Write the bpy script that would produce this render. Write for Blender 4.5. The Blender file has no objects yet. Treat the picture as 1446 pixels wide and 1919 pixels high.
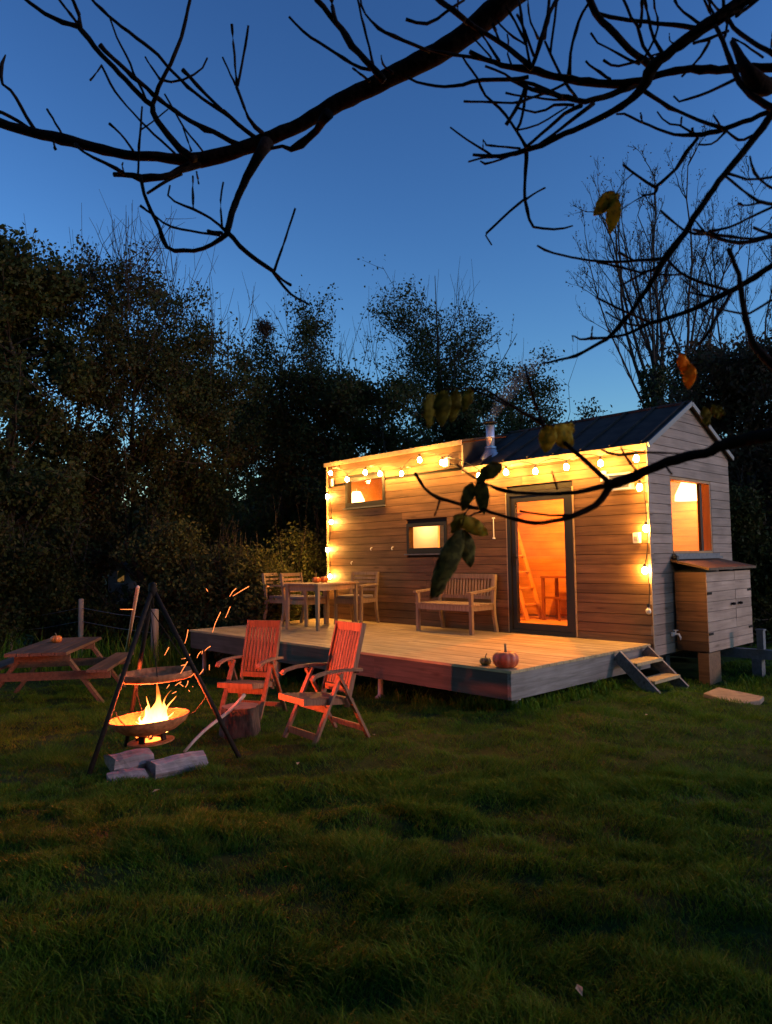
import bpy, math, random
import numpy as np
from mathutils import Vector, Matrix

rng = np.random.default_rng(7)
random.seed(7)
SC = bpy.context.scene
COL = SC.collection
R = math.radians

# ------------------------------------------------------------------ camera
CAM = np.array([4.263, -8.433, 1.52])
YAW, PIT, ROL = R(46.947), R(3.687), R(-0.888)
FPX, PW, PH = 1345.0, 1446.0, 1919.0
_f = np.array([-math.sin(YAW)*math.cos(PIT), math.cos(YAW)*math.cos(PIT), math.sin(PIT)])
_r = np.cross(_f, [0, 0, 1.0]); _r /= np.linalg.norm(_r)
_u = np.cross(_r, _f)
_r, _u = math.cos(ROL)*_r + math.sin(ROL)*_u, -math.sin(ROL)*_r + math.cos(ROL)*_u
cd = bpy.data.cameras.new('camera')
cam = bpy.data.objects.new('camera', cd); COL.objects.link(cam)
cam.matrix_world = Matrix(((_r[0], _u[0], -_f[0], CAM[0]), (_r[1], _u[1], -_f[1], CAM[1]),
                           (_r[2], _u[2], -_f[2], CAM[2]), (0, 0, 0, 1)))
cd.sensor_fit = 'VERTICAL'; cd.sensor_height = 36.0; cd.lens = FPX/PH*36.0
cd.clip_start = 0.05; cd.clip_end = 2000
cd.dof.use_dof = True; cd.dof.focus_distance = 9.0; cd.dof.aperture_fstop = 5.0
SC.camera = cam

# ------------------------------------------------------------------ dusk sky
w = bpy.data.worlds.new('World'); SC.world = w; w.use_nodes = True
nt = w.node_tree; nt.nodes.clear()
sky = nt.nodes.new('ShaderNodeTexSky'); sky.sky_type = 'NISHITA'; sky.sun_disc = False
sky.sun_elevation = R(25.0); sky.sun_rotation = R(62)
sky.air_density = 1.6; sky.dust_density = 0.2; sky.ozone_density = 6.0
deep = nt.nodes.new('ShaderNodeGamma'); deep.inputs[1].default_value = 1.7   # deepens the blue for dusk
bg = nt.nodes.new('ShaderNodeBackground'); bg.inputs[1].default_value = 0.053
out = nt.nodes.new('ShaderNodeOutputWorld')
nt.links.new(sky.outputs[0], deep.inputs[0]); nt.links.new(deep.outputs[0], bg.inputs[0]); nt.links.new(bg.outputs[0], out.inputs[0])

SC.view_settings.view_transform = 'Standard'; SC.view_settings.look = 'None'
SC.view_settings.exposure = 0.0; SC.view_settings.gamma = 1.0
SC.view_settings.use_curve_mapping = False
SC.cycles.use_denoising = True
SC.cycles.max_bounces = 8; SC.cycles.transparent_max_bounces = 16
SC.cycles.sample_clamp_indirect = 3.0
SC.cycles.caustics_reflective = False; SC.cycles.caustics_refractive = False

# last glow of the set sun, low on the right
sd = bpy.data.lights.new('sun', 'SUN'); sd.energy = 1.05; sd.color = (1.0, 0.60, 0.58); sd.angle = R(4)
so = bpy.data.objects.new('sun', sd); COL.objects.link(so)
so.rotation_euler = Vector((-math.cos(R(9))*math.cos(R(28)), -math.cos(R(9))*math.sin(R(28)), -math.sin(R(9)))).to_track_quat('-Z', 'Y').to_euler()

# ------------------------------------------------------------------ helpers
def ray(px, py): return _r*(px-PW/2)/FPX - _u*(py-PH/2)/FPX + _f
def at_depth(px, py, d): return CAM + ray(px, py)*d
def on_z(px, py, z): q = ray(px, py); return CAM + q*((z-CAM[2])/q[2])
def on_y(px, py, y): q = ray(px, py); return CAM + q*((y-CAM[1])/q[1])
def on_x(px, py, x): q = ray(px, py); return CAM + q*((x-CAM[0])/q[0])
def project(P):
    d = np.asarray(P)-CAM; z = d @ _f
    return PW/2+FPX*(d @ _r)/z, PH/2-FPX*(d @ _u)/z, z

def hash01(i, j, s):
    v = np.sin(i*127.1+j*311.7+s*74.7)*43758.5453
    return v-np.floor(v)
def vnoise(x, y, s=0):
    x = np.asarray(x, float); y = np.asarray(y, float)
    i = np.floor(x); j = np.floor(y); fx = x-i; fy = y-j
    fx = fx*fx*(3-2*fx); fy = fy*fy*(3-2*fy)
    a = hash01(i, j, s); b = hash01(i+1, j, s); c = hash01(i, j+1, s); d = hash01(i+1, j+1, s)
    return (a*(1-fx)+b*fx)*(1-fy)+(c*(1-fx)+d*fx)*fy

def slope(x, y):
    x = np.asarray(x, float); y = np.asarray(y, float)
    t = np.clip(-x-0.2, 0, 30)
    g = -0.45*(1-np.exp(-t*0.16))
    return g - 0.09*np.exp(-(((x-0.7)/0.9)**2+((y-0.7)/0.9)**2))
def ground(x, y):
    x = np.asarray(x, float); y = np.asarray(y, float)
    b = (vnoise(x*2.6+0.6*y, y*3.4-0.8*x, 1)-.5)*0.05+(vnoise(x*6.1, y*7.3, 2)-.5)*0.03+(vnoise(x*.7, y*.7, 3)-.5)*0.05+(vnoise((x*.68+y*.73)*1.5, (y*.68-x*.73)*4.6, 4)-.5)*0.055
    return slope(x, y)+b
def on_ground(px, py):
    z = 0.0
    for _ in range(12):
        P = on_z(px, py, z); z = float(slope(P[0], P[1]))
    return P

class MB:
    def __init__(self): self.v = []; self.f = []; self.n = 0
    def add(self, vs, fs):
        self.v.append(np.asarray(vs, float).reshape(-1, 3)); n = self.n
        self.f.extend([tuple(i+n for i in f) for f in fs]); self.n += len(self.v[-1]); return self
    def box(self, x0, x1, y0, y1, z0, z1):
        vs = [(x, y, z) for z in (z0, z1) for y in (y0, y1) for x in (x0, x1)]
        return self.add(vs, [(0, 2, 3, 1), (4, 5, 7, 6), (0, 1, 5, 4), (2, 6, 7, 3), (0, 4, 6, 2), (1, 3, 7, 5)])
    def bar(self, p, q, w, h, up=(0, 0, 1), w2=None, h2=None):
        p = Vector(p); q = Vector(q); d = (q-p).normalized(); up = Vector(up)
        s = d.cross(up)
        if s.length < 1e-4: s = d.cross(Vector((0, 1, 0)))
        s.normalize(); t = s.cross(d)
        w2 = w if w2 is None else w2; h2 = h if h2 is None else h2
        vs = [p-s*w/2-t*h/2, p+s*w/2-t*h/2, p+s*w/2+t*h/2, p-s*w/2+t*h/2,
              q-s*w2/2-t*h2/2, q+s*w2/2-t*h2/2, q+s*w2/2+t*h2/2, q-s*w2/2+t*h2/2]
        return self.add([tuple(a) for a in vs], [(0, 3, 2, 1), (4, 5, 6, 7), (0, 1, 5, 4), (1, 2, 6, 5), (2, 3, 7, 6), (3, 0, 4, 7)])
    def tube(self, pts, rad, k=8, cap=True):
        P = np.asarray(pts, float); n = len(P)
        rad = np.broadcast_to(np.asarray(rad, float), (n,))
        T = np.gradient(P, axis=0); T /= np.linalg.norm(T, axis=1)[:, None]+1e-9
        a = np.array([0, 0, 1.0]) if abs(T[0, 2]) < .9 else np.array([1.0, 0, 0])
        S = np.cross(T, a); S /= np.linalg.norm(S, axis=1)[:, None]+1e-9
        B = np.cross(S, T); th = np.arange(k)*2*np.pi/k
        vs = P[:, None]+rad[:, None, None]*(S[:, None]*np.cos(th)[None, :, None]+B[:, None]*np.sin(th)[None, :, None])
        fs = [(i*k+j, i*k+(j+1) % k, (i+1)*k+(j+1) % k, (i+1)*k+j) for i in range(n-1) for j in range(k)]
        if cap: fs += [tuple(range(k-1, -1, -1)), tuple((n-1)*k+j for j in range(k))]
        return self.add(vs.reshape(-1, 3), fs)
    def lathe(self, prof, c=(0, 0, 0), k=24, closed=False):
        pr = np.asarray(prof, float); n = len(pr); th = np.arange(k)*2*np.pi/k
        vs = np.stack([c[0]+pr[:, 0:1]*np.cos(th), c[1]+pr[:, 0:1]*np.sin(th), c[2]+pr[:, 1:2]*np.ones(k)], -1)
        fs = [(i*k+j, i*k+(j+1) % k, (i+1)*k+(j+1) % k, (i+1)*k+j) for i in range(n-1) for j in range(k)]
        if closed: fs += [((n-1)*k+j, (n-1)*k+(j+1) % k, (j+1) % k, j) for j in range(k)]
        return self.add(vs.reshape(-1, 3), fs)
    def prism(self, poly, axis, a, b):
        n = len(poly); vs = []
        for t in (a, b):
            for (u, v) in poly: vs.append({'x': (t, u, v), 'y': (u, t, v), 'z': (u, v, t)}[axis])
        return self.add(vs, [tuple(range(n))[::-1], tuple(range(n, 2*n))]+[(i, (i+1) % n, n+(i+1) % n, n+i) for i in range(n)])
    def mesh(self, name, smooth=False, shift=None):
        m = bpy.data.meshes.new(name)
        V = np.concatenate(self.v) if self.v else np.zeros((0, 3))
        if shift is not None: V = V-np.asarray(shift)
        m.from_pydata(V.tolist(), [], self.f); m.update()
        if smooth: m.polygons.foreach_set('use_smooth', [True]*len(m.polygons))
        return m
    def build(self, name, mat, parent=None, smooth=False, bevel=0, **kw):
        shift = None; p = parent
        while p is not None and p.parent is not None: p = p.parent
        if p is not None and p.get('_world'): shift = p.location
        o = bpy.data.objects.new(name, self.mesh(name, smooth, shift)); COL.objects.link(o)
        o.data.materials.append(mat)
        if parent is not None: o.parent = parent
        if bevel:
            b = o.modifiers.new('bevel', 'BEVEL'); b.width = bevel; b.segments = 2; b.limit_method = 'ANGLE'
        for k, v in kw.items(): o[k] = v
        return o

def fast_mesh(name, V, tris_or_quads, mat, parent=None, attr=None, **kw):
    """big triangle / quad soups straight from numpy arrays"""
    F = np.asarray(tris_or_quads, np.int32); k = F.shape[1]
    m = bpy.data.meshes.new(name)
    m.vertices.add(len(V)); m.vertices.foreach_set('co', np.asarray(V, np.float32).ravel())
    m.loops.add(F.size); m.loops.foreach_set('vertex_index', F.ravel())
    m.polygons.add(len(F)); m.polygons.foreach_set('loop_start', np.arange(0, F.size, k, dtype=np.int32))
    m.update(calc_edges=True)
    o = bpy.data.objects.new(name, m); COL.objects.link(o); m.materials.append(mat)
    if parent is not None: o.parent = parent
    for kk, v in kw.items(): o[kk] = v
    return o

def thing(name, label, cat, loc=(0, 0, 0), rz=0.0, group=None, world=False):
    o = bpy.data.objects.new(name, None); COL.objects.link(o); o.empty_display_size = .1
    o.location = loc; o.rotation_euler = (0, 0, rz); o['label'] = label; o['category'] = cat
    if group: o['group'] = group
    if world: o['_world'] = 1
    return o
def tag(o, label, cat, group=None):
    o['label'] = label; o['category'] = cat
    if group: o['group'] = group
    return o
def lone(mb, name, mat, label, cat, group=None, smooth=False, bevel=0):
    V = np.concatenate(mb.v); c = np.array([(V[:, 0].min()+V[:, 0].max())/2, (V[:, 1].min()+V[:, 1].max())/2, V[:, 2].min()])
    o = bpy.data.objects.new(name, mb.mesh(name, smooth, c)); COL.objects.link(o); o.location = c
    o.data.materials.append(mat)
    if bevel:
        b = o.modifiers.new('bevel', 'BEVEL'); b.width = bevel; b.segments = 2; b.limit_method = 'ANGLE'
    return tag(o, label, cat, group)
def dup(root, loc, rz, label=None):
    r = root.copy(); COL.objects.link(r); r.location = loc; r.rotation_euler = (0, 0, rz)
    if label: r['label'] = label
    for ch in list(root.children):
        c = ch.copy(); COL.objects.link(c); c.parent = r
        for g in list(ch.children):
            d = g.copy(); COL.objects.link(d); d.parent = c
    return r

# ------------------------------------------------------------------ materials
def newmat(name):
    m = bpy.data.materials.new(name); m.use_nodes = True; n = m.node_tree; n.nodes.clear()
    o = n.nodes.new('ShaderNodeOutputMaterial'); return m, n, o
def plain(name, col, rough=.6, metal=0.0, spec=.4, noise=0.0, scale=20, bump=0.0):
    m, n, o = newmat(name); p = n.nodes.new('ShaderNodeBsdfPrincipled')
    p.inputs['Base Color'].default_value = (*col, 1); p.inputs['Roughness'].default_value = rough
    p.inputs['Metallic'].default_value = metal; p.inputs['Specular IOR Level'].default_value = spec
    if noise or bump:
        tc = n.nodes.new('ShaderNodeTexCoord'); ns = n.nodes.new('ShaderNodeTexNoise')
        ns.inputs['Scale'].default_value = scale; ns.inputs['Detail'].default_value = 6
        n.links.new(tc.outputs['Object'], ns.inputs['Vector'])
        if noise:
            cr = n.nodes.new('ShaderNodeValToRGB'); cr.color_ramp.elements[0].position = .3; cr.color_ramp.elements[1].position = .7
            cr.color_ramp.elements[0].color = (*[c*(1-noise) for c in col], 1); cr.color_ramp.elements[1].color = (*[min(1, c*(1+noise)) for c in col], 1)
            n.links.new(ns.outputs[0], cr.inputs[0]); n.links.new(cr.outputs[0], p.inputs['Base Color'])
        if bump:
            b = n.nodes.new('ShaderNodeBump'); b.inputs['Strength'].default_value = bump; b.inputs['Distance'].default_value = .02
            n.links.new(ns.outputs[0], b.inputs['Height']); n.links.new(b.outputs[0], p.inputs['Normal'])
    n.links.new(p.outputs[0], o.inputs[0]); return m
def wood(name, dark, light, axis='x', rough=.65, vary=.35, freq=1.0, knots=True, stain=0.0):
    """sawn board: grain drawn out along one axis, each board its own tone"""
    m, n, o = newmat(name); L = n.links
    p = n.nodes.new('ShaderNodeBsdfPrincipled'); p.inputs['Roughness'].default_value = rough; p.inputs['Specular IOR Level'].default_value = .3
    tc = n.nodes.new('ShaderNodeTexCoord'); mp = n.nodes.new('ShaderNodeMapping')
    s = {'x': (1.2, 26, 26), 'y': (26, 1.2, 26), 'z': (26, 26, 1.2)}[axis]
    mp.inputs['Scale'].default_value = tuple(a*freq for a in s)
    oi = n.nodes.new('ShaderNodeObjectInfo'); off = n.nodes.new('ShaderNodeVectorMath'); off.operation = 'SCALE'
    cb = n.nodes.new('ShaderNodeCombineXYZ')
    for i in range(3): L.new(oi.outputs['Random'], cb.inputs[i])
    L.new(cb.outputs[0], off.inputs[0]); off.inputs['Scale'].default_value = 37.0
    ad = n.nodes.new('ShaderNodeVectorMath'); L.new(tc.outputs['Object'], ad.inputs[0]); L.new(off.outputs[0], ad.inputs[1])
    L.new(ad.outputs[0], mp.inputs['Vector'])
    g = n.nodes.new('ShaderNodeTexNoise'); g.inputs['Scale'].default_value = 1.0; g.inputs['Detail'].default_value = 7; g.inputs['Roughness'].default_value = .65
    g.inputs['Distortion'].default_value = .6
    L.new(mp.outputs[0], g.inputs['Vector'])
    cr = n.nodes.new('ShaderNodeValToRGB'); e = cr.color_ramp.elements
    e[0].position = .28; e[0].color = (*dark, 1); e[1].position = .72; e[1].color = (*light, 1)
    L.new(g.outputs[0], cr.inputs[0])
    hs = n.nodes.new('ShaderNodeHueSaturation'); L.new(cr.outputs[0], hs.inputs['Color'])
    mr = n.nodes.new('ShaderNodeMapRange'); mr.inputs['To Min'].default_value = 1-vary; mr.inputs['To Max'].default_value = 1+vary
    L.new(oi.outputs['Random'], mr.inputs['Value']); L.new(mr.outputs[0], hs.inputs['Value'])
    src = hs.outputs[0]
    # blotchy weathering, and knots
    n2 = n.nodes.new('ShaderNodeTexNoise'); n2.inputs['Scale'].default_value = 2.1; n2.inputs['Detail'].default_value = 5
    L.new(ad.outputs[0], n2.inputs['Vector'])
    mx = n.nodes.new('ShaderNodeMixRGB'); mx.blend_type = 'MULTIPLY'; mx.inputs[0].default_value = .7
    r2 = n.nodes.new('ShaderNodeValToRGB'); r2.color_ramp.elements[0].position = .3; r2.color_ramp.elements[0].color = (.55, .52, .5, 1); r2.color_ramp.elements[1].position = .65
    L.new(n2.outputs[0], r2.inputs[0]); L.new(src, mx.inputs[1]); L.new(r2.outputs[0], mx.inputs[2]); src = mx.outputs[0]
    if knots:
        mk = n.nodes.new('ShaderNodeMapping'); mk.inputs['Scale'].default_value = {'x': (1.6, 7, 7), 'y': (7, 1.6, 7), 'z': (7, 7, 1.6)}[axis]
        L.new(ad.outputs[0], mk.inputs['Vector'])
        vo = n.nodes.new('ShaderNodeTexVoronoi'); vo.inputs['Scale'].default_value = 1.0; L.new(mk.outputs[0], vo.inputs['Vector'])
        rk = n.nodes.new('ShaderNodeValToRGB'); rk.color_ramp.elements[0].position = .03; rk.color_ramp.elements[0].color = (.35, .27, .22, 1)
        rk.color_ramp.elements[1].position = .16; L.new(vo.outputs['Distance'], rk.inputs[0])
        m3 = n.nodes.new('ShaderNodeMixRGB'); m3.blend_type = 'MULTIPLY'; m3.inputs[0].default_value = .8
        L.new(src, m3.inputs[1]); L.new(rk.outputs[0], m3.inputs[2]); src = m3.outputs[0]
    L.new(src, p.inputs['Base Color'])
    b = n.nodes.new('ShaderNodeBump'); b.inputs['Strength'].default_value = .35; b.inputs['Distance'].default_value = .004
    L.new(g.outputs[0], b.inputs['Height']); L.new(b.outputs[0], p.inputs['Normal'])
    L.new(p.outputs[0], o.inputs[0]); return m
def glow(name, col, strength):
    m, n, o = newmat(name); e = n.nodes.new('ShaderNodeEmission')
    e.inputs[0].default_value = (*col, 1); e.inputs[1].default_value = strength
    n.links.new(e.outputs[0], o.inputs[0]); return m
def foliage(name, cols, trans=.35, rough=.55):
    """leaf colours differ leaf by leaf; some light comes through"""
    m, n, o = newmat(name); L = n.links
    ge = n.nodes.new('ShaderNodeNewGeometry'); cr = n.nodes.new('ShaderNodeValToRGB'); e = cr.color_ramp.elements
    while len(e) < len(cols): e.new(.5)
    for i, c in enumerate(cols): e[i].position = i/(len(cols)-1); e[i].color = (*c, 1)
    L.new(ge.outputs['Random Per Island'], cr.inputs[0])
    p = n.nodes.new('ShaderNodeBsdfPrincipled'); p.inputs['Roughness'].default_value = rough; p.inputs['Specular IOR Level'].default_value = .08
    t = n.nodes.new('ShaderNodeBsdfTranslucent'); mx = n.nodes.new('ShaderNodeMixShader'); mx.inputs[0].default_value = trans
    L.new(cr.outputs[0], p.inputs['Base Color']); L.new(cr.outputs[0], t.inputs[0])
    L.new(p.outputs[0], mx.inputs[1]); L.new(t.outputs[0], mx.inputs[2]); L.new(mx.outputs[0], o.inputs[0]); return m
def pane_mat(name, tint=(1, 1, 1)):
    m, n, o = newmat(name); L = n.links
    t = n.nodes.new('ShaderNodeBsdfTransparent'); t.inputs[0].default_value = (*tint, 1)
    g = n.nodes.new('ShaderNodeBsdfGlossy'); g.inputs['Roughness'].default_value = .02
    fr = n.nodes.new('ShaderNodeLayerWeight'); fr.inputs[0].default_value = .5
    pw = n.nodes.new('ShaderNodeMath'); pw.operation = 'POWER'; pw.inputs[1].default_value = 5; L.new(fr.outputs['Facing'], pw.inputs[0])
    ma = n.nodes.new('ShaderNodeMath'); ma.operation = 'MULTIPLY_ADD'; ma.inputs[1].default_value = .9; ma.inputs[2].default_value = .02; L.new(pw.outputs[0], ma.inputs[0])
    mx = n.nodes.new('ShaderNodeMixShader'); L.new(ma.outputs[0], mx.inputs[0]); L.new(t.outputs[0], mx.inputs[1]); L.new(g.outputs[0], mx.inputs[2])
    L.new(mx.outputs[0], o.inputs[0]); return m

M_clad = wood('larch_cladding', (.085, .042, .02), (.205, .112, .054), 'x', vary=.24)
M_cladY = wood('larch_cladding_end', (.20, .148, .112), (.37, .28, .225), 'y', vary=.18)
M_deck = wood('deck_board', (.27, .20, .095), (.55, .415, .22), 'x', vary=.16)
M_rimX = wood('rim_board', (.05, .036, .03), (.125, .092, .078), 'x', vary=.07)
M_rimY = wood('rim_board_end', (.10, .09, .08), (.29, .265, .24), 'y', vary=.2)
M_pine = wood('pine_lining', (.46, .29, .13), (.62, .42, .22), 'x', vary=.06, knots=False)
M_teak = wood('garden_teak', (.20, .13, .075), (.40, .28, .17), 'z', vary=.12, knots=False, freq=2)
M_rec = wood('recliner_teak', (.15, .06, .028), (.38, .175, .088), 'z', vary=.12, knots=False, freq=2)
M_picnic = wood('picnic_plank', (.06, .035, .022), (.18, .105, .065), 'x', vary=.2)
M_post = wood('fence_wood', (.13, .10, .08), (.33, .26, .2), 'z', vary=.2)
M_darkcore = plain('dark_membrane', (.012, .011, .01), .9)
M_black = plain('black_aluminium', (.011, .010, .009), .5, 0, .3)
M_roof = plain('dark_roof_metal', (.036, .027, .022), .7, 0, .1, noise=.35, scale=6)
M_trim = plain('pale_edge_trim', (.17, .165, .16), .55, .1)
M_edge = plain('eaves_trim', (.34, .24, .14), .5, 0, noise=.2)
M_steel = plain('flue_steel', (.60, .60, .62), .42, .75)
M_flash = plain('flue_flashing', (.30, .30, .32), .45, .5, noise=.2, scale=30)
M_galv = plain('galvanised_steel', (.11, .12, .135), .6, .3, noise=.25, scale=25)
M_rust = plain('rusty_iron', (.40, .15, .06), .8, 0, .2, noise=.4, scale=26, bump=.4)
M_soot = plain('sooty_rust', (.10, .036, .014), .9, 0, .1, noise=.4, scale=22, bump=.4)
M_iron = plain('black_iron', (.018, .014, .012), .75, 0, .12, noise=.3, scale=40)
M_glass = pane_mat('window_glass')
M_cushion = plain('grey_cushion', (.20, .17, .17), .9, 0, .1, noise=.15, scale=60, bump=.2)
M_pumpkin = plain('pumpkin_skin', (.62, .17, .03), .42, 0, .4, noise=.3, scale=9)
M_pumpkin2 = plain('pink_pumpkin_skin', (.52, .105, .045), .45, 0, .4, noise=.25, scale=9)
M_gourd = plain('green_gourd_skin', (.17, .17, .05), .5, 0, .4, noise=.6, scale=24)
M_stalk = plain('dry_stalk', (.16, .12, .06), .8)
M_plastic = plain('grey_plastic', (.32, .32, .32), .5)
M_whitep = plain('white_plastic', (.75, .74, .72), .45)
M_cable = plain('black_cable', (.02, .018, .015), .6)
M_bulb = glow('lit_filament_bulb', (1.0, .46, .085), 900)
M_dead = plain('unlit_bulb_glass', (.7, .62, .45), .2)
M_lamp = glow('lamp_shade_glow', (1.0, .50, .14), 11)
M_cream = plain('cream_panel', (.78, .70, .52), .6)
M_stone = plain('stone_slab', (.24, .18, .12), .85, 0, .2, noise=.25, scale=12, bump=.5)

# ------------------------------------------------------------------ ground
def soil():
    m, n, o = newmat('lawn_soil'); L = n.links
    p = n.nodes.new('ShaderNodeBsdfPrincipled'); p.inputs['Roughness'].default_value = .95; p.inputs['Specular IOR Level'].default_value = .1
    tc = n.nodes.new('ShaderNodeTexCoord'); a = n.nodes.new('ShaderNodeTexNoise'); a.inputs['Scale'].default_value = 9; a.inputs['Detail'].default_value = 8
    cr = n.nodes.new('ShaderNodeValToRGB'); e = cr.color_ramp.elements
    e[0].position = .3; e[0].color = (.009, .02, .003, 1); e[1].position = .7; e[1].color = (.024, .048, .007, 1)
    L.new(tc.outputs['Object'], a.inputs['Vector']); L.new(a.outputs[0], cr.inputs[0]); L.new(cr.outputs[0], p.inputs['Base Color'])
    L.new(p.outputs[0], o.inputs[0]); return m
M_soil = soil()
def lawn():
    # fine sheet near, stretched rings out to the horizon
    a = np.concatenate([-np.geomspace(400, 17, 12), np.arange(-16, 12.01, .16), np.geomspace(13, 400, 12)])
    b = np.concatenate([-np.geomspace(400, 13, 12), np.arange(-12, 12.01, .16), np.geomspace(13, 400, 12)])
    X, Y = np.meshgrid(a, b, indexing='ij'); Z = ground(X, Y)
    far = np.maximum(np.abs(X+2), np.abs(Y))
    Z = np.where(far > 18, slope(X, Y), Z)
    V = np.stack([X, Y, Z], -1).reshape(-1, 3); nb = len(b)
    i = np.arange(len(a)-1)[:, None]*nb+np.arange(nb-1)[None, :]
    F = np.stack([i, i+nb, i+nb+1, i+1], -1).reshape(-1, 4)
    o = fast_mesh('lawn', V, F, M_soil, kind='structure'); o['label'] = 'uneven mown lawn sloping gently down to the left'
    o.data.polygons.foreach_set('use_smooth', [True]*len(o.data.polygons))
lawn()

M_grass = foliage('grass_blade', [(.028, .070, .005), (.056, .128, .008), (.088, .178, .011), (.06, .135, .009), (.165, .185, .03)], .3, .6)
def grass():
    def sample(n, d0, d1, pw):
        # d = distance ahead of the camera, denser near it
        t = rng.random(n); d = (d0**pw+t*(d1**pw-d0**pw))**(1/pw)
        half = .60*d+1.5; s = (rng.random(n)*2-1)*half
        fx = np.array([-math.sin(YAW), math.cos(YAW)]); rx = np.array([math.cos(YAW), math.sin(YAW)])
        return CAM[0]+fx[0]*d+rx[0]*s, CAM[1]+fx[1]*d+rx[1]*s, d
    def blocked(x, y):
        under = (x > -6.3) & (x < -.25) & (y > -2.5) & (y < 2.6)
        house = (x > -6.4) & (x < .1) & (y > .1) & (y < 2.5)
        cab = (x > 0) & (x < .5) & (y > .6) & (y < 1.0)
        return house | cab | (under & (rng.random(len(x)) < .9)) | ((((x-1.14)/.34)**2+((y+.62)/.22)**2) < 1)
    Vs, Fs, nv = [], [], 0
    for n, d0, d1, pw, seg in ((470000, 1.5, 5.2, .9, 2), (340000, 4.6, 10.5, .75, 1), (90000, 9.5, 17, 1.2, 1)):
        x, y, d = sample(n, d0, d1, pw)
        keep = ~blocked(x, y)
        # tufts: blades gather in clumps
        cl = vnoise(x*7.5, y*7.5, 11)*.55+vnoise(x*2.2+.5*y, y*2.9-.7*x, 12)*.45
        keep &= rng.random(n) < np.clip(.34+1.5*(cl-.25), .25, 1)
        x, y, d, cl = x[keep], y[keep], d[keep], cl[keep]; n = len(x)
        z = ground(x, y)-.004
        hgt = (.016+.058*np.clip(cl, 0, 1)**1.6)*(.6+.8*rng.random(n))
        hgt = np.where(rng.random(n) < .03, hgt*1.6, hgt)
        wid = (.0021+.0011*d*.55)*(.7+.6*rng.random(n))
        ang = rng.random(n)*2*np.pi
        la = vnoise(x*1.7, y*1.7, 21)*4*np.pi+rng.normal(0, 1.5, n)      # combed direction of each patch
        lean = hgt*(.45+.9*rng.random(n))
        sx, sy = np.cos(ang)*wid/2, np.sin(ang)*wid/2
        base = np.stack([x, y, z], -1); S = np.stack([sx, sy, np.zeros(n)], -1)
        tip = base+np.stack([np.cos(la)*lean, np.sin(la)*lean, hgt], -1)
        if seg == 1:
            V = np.stack([base-S, base+S, tip], 1).reshape(-1, 3); F = np.arange(3*n).reshape(-1, 3)
        else:
            mid = base+np.stack([np.cos(la)*lean*.32, np.sin(la)*lean*.32, hgt*.62], -1)
            V = np.stack([base-S, base+S, mid+S*.75, mid-S*.75, tip], 1).reshape(-1, 3)
            k = np.arange(n)[:, None]*5
            F = np.concatenate([k+np.array([[0, 1, 2]]), k+np.array([[0, 2, 3]]), k+np.array([[3, 2, 4]])])
        Vs.append(V); Fs.append(F+nv); nv += len(V)
    o = fast_mesh('grass', np.concatenate(Vs), np.concatenate(Fs), M_grass, kind='stuff')
    o['label'] = 'short tufty grass covering the lawn'
grass()

# ------------------------------------------------------------------ tiny house
HL, HW, ZR, YR = -6.36, 2.50, 3.53, 1.23        # left end, width, ridge height, ridge line
ZE, ZD, XD, ZB = 2.88, 3.30, -3.0, .24          # eaves, raised loft wall, where it steps, underside
house = thing('tiny_house', 'timber clad tiny house with lit windows behind the raised deck', 'house', (-3.2, 1.25, ZB), world=True)
HOLES = [(-2.18, -1.07, ZB-.1, 2.45), (-5.84, -4.78, 2.45, 2.985), (-4.26, -3.36, 1.595, 2.09)]
def spans(z0, z1, a, b, holes):
    s = [(a, b)]
    for (h0, h1, k0, k1) in holes:
        if k1 <= z0+.02 or k0 >= z1-.02: continue
        n = []
        for (p, q) in s:
            if h1 <= p or h0 >= q: n.append((p, q)); continue
            if h0 > p: n.append((p, h0))
            if h1 < q: n.append((h1, q))
        s = n
    return s
# front wall: lining, then every board
fw = MB()
zc = sorted({ZB, ZE-.02, ZD-.02, 2.45, 2.985, 1.595, 2.09})
for z0, z1 in zip(zc[:-1], zc[1:]):
    for (p, q) in spans(z0, z1, HL+.02, -.02 if z1 <= ZE else XD-.02, HOLES): fw.box(p, q, .03, .13, z0, z1)
front = fw.build('front_wall', M_pine, house)
PITCH = .126
k = 0
while ZB+.03+k*PITCH < ZD-.02:
    z0 = ZB+.03+k*PITCH; z1 = min(z0+PITCH-.007, ZD-.01); k += 1
    right = 0 if z1 < ZE+.03 else XD
    if z1 > ZE-.01 and z0 < ZE-.01 and right == 0: z1 = ZE-.01
    for (p, q) in spans(z0, z1, HL, right, HOLES):
        if q-p < .05: continue
        cuts = [p]
        if q-p > 3 and k % 3 == 1: cuts.append(p+(q-p)*(.35+.3*rng.random()))
        cuts.append(q)
        for c0, c1 in zip(cuts[:-1], cuts[1:]):
            pr = rng.uniform(-.0015, .0015)
            MB().box(c0+.0015, c1-.0015, pr, .028, z0, z1).build('board', M_clad, front)
# dark membrane behind the open joints
mb = MB()
for z0, z1 in zip(zc[:-1], zc[1:]):
    for (p, q) in spans(z0, z1, HL+.01, -.01 if z1 <= ZE else XD-.01, HOLES): mb.box(p, q, .0285, .0295, z0, z1)
mb.build('membrane', M_darkcore, front)
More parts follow.
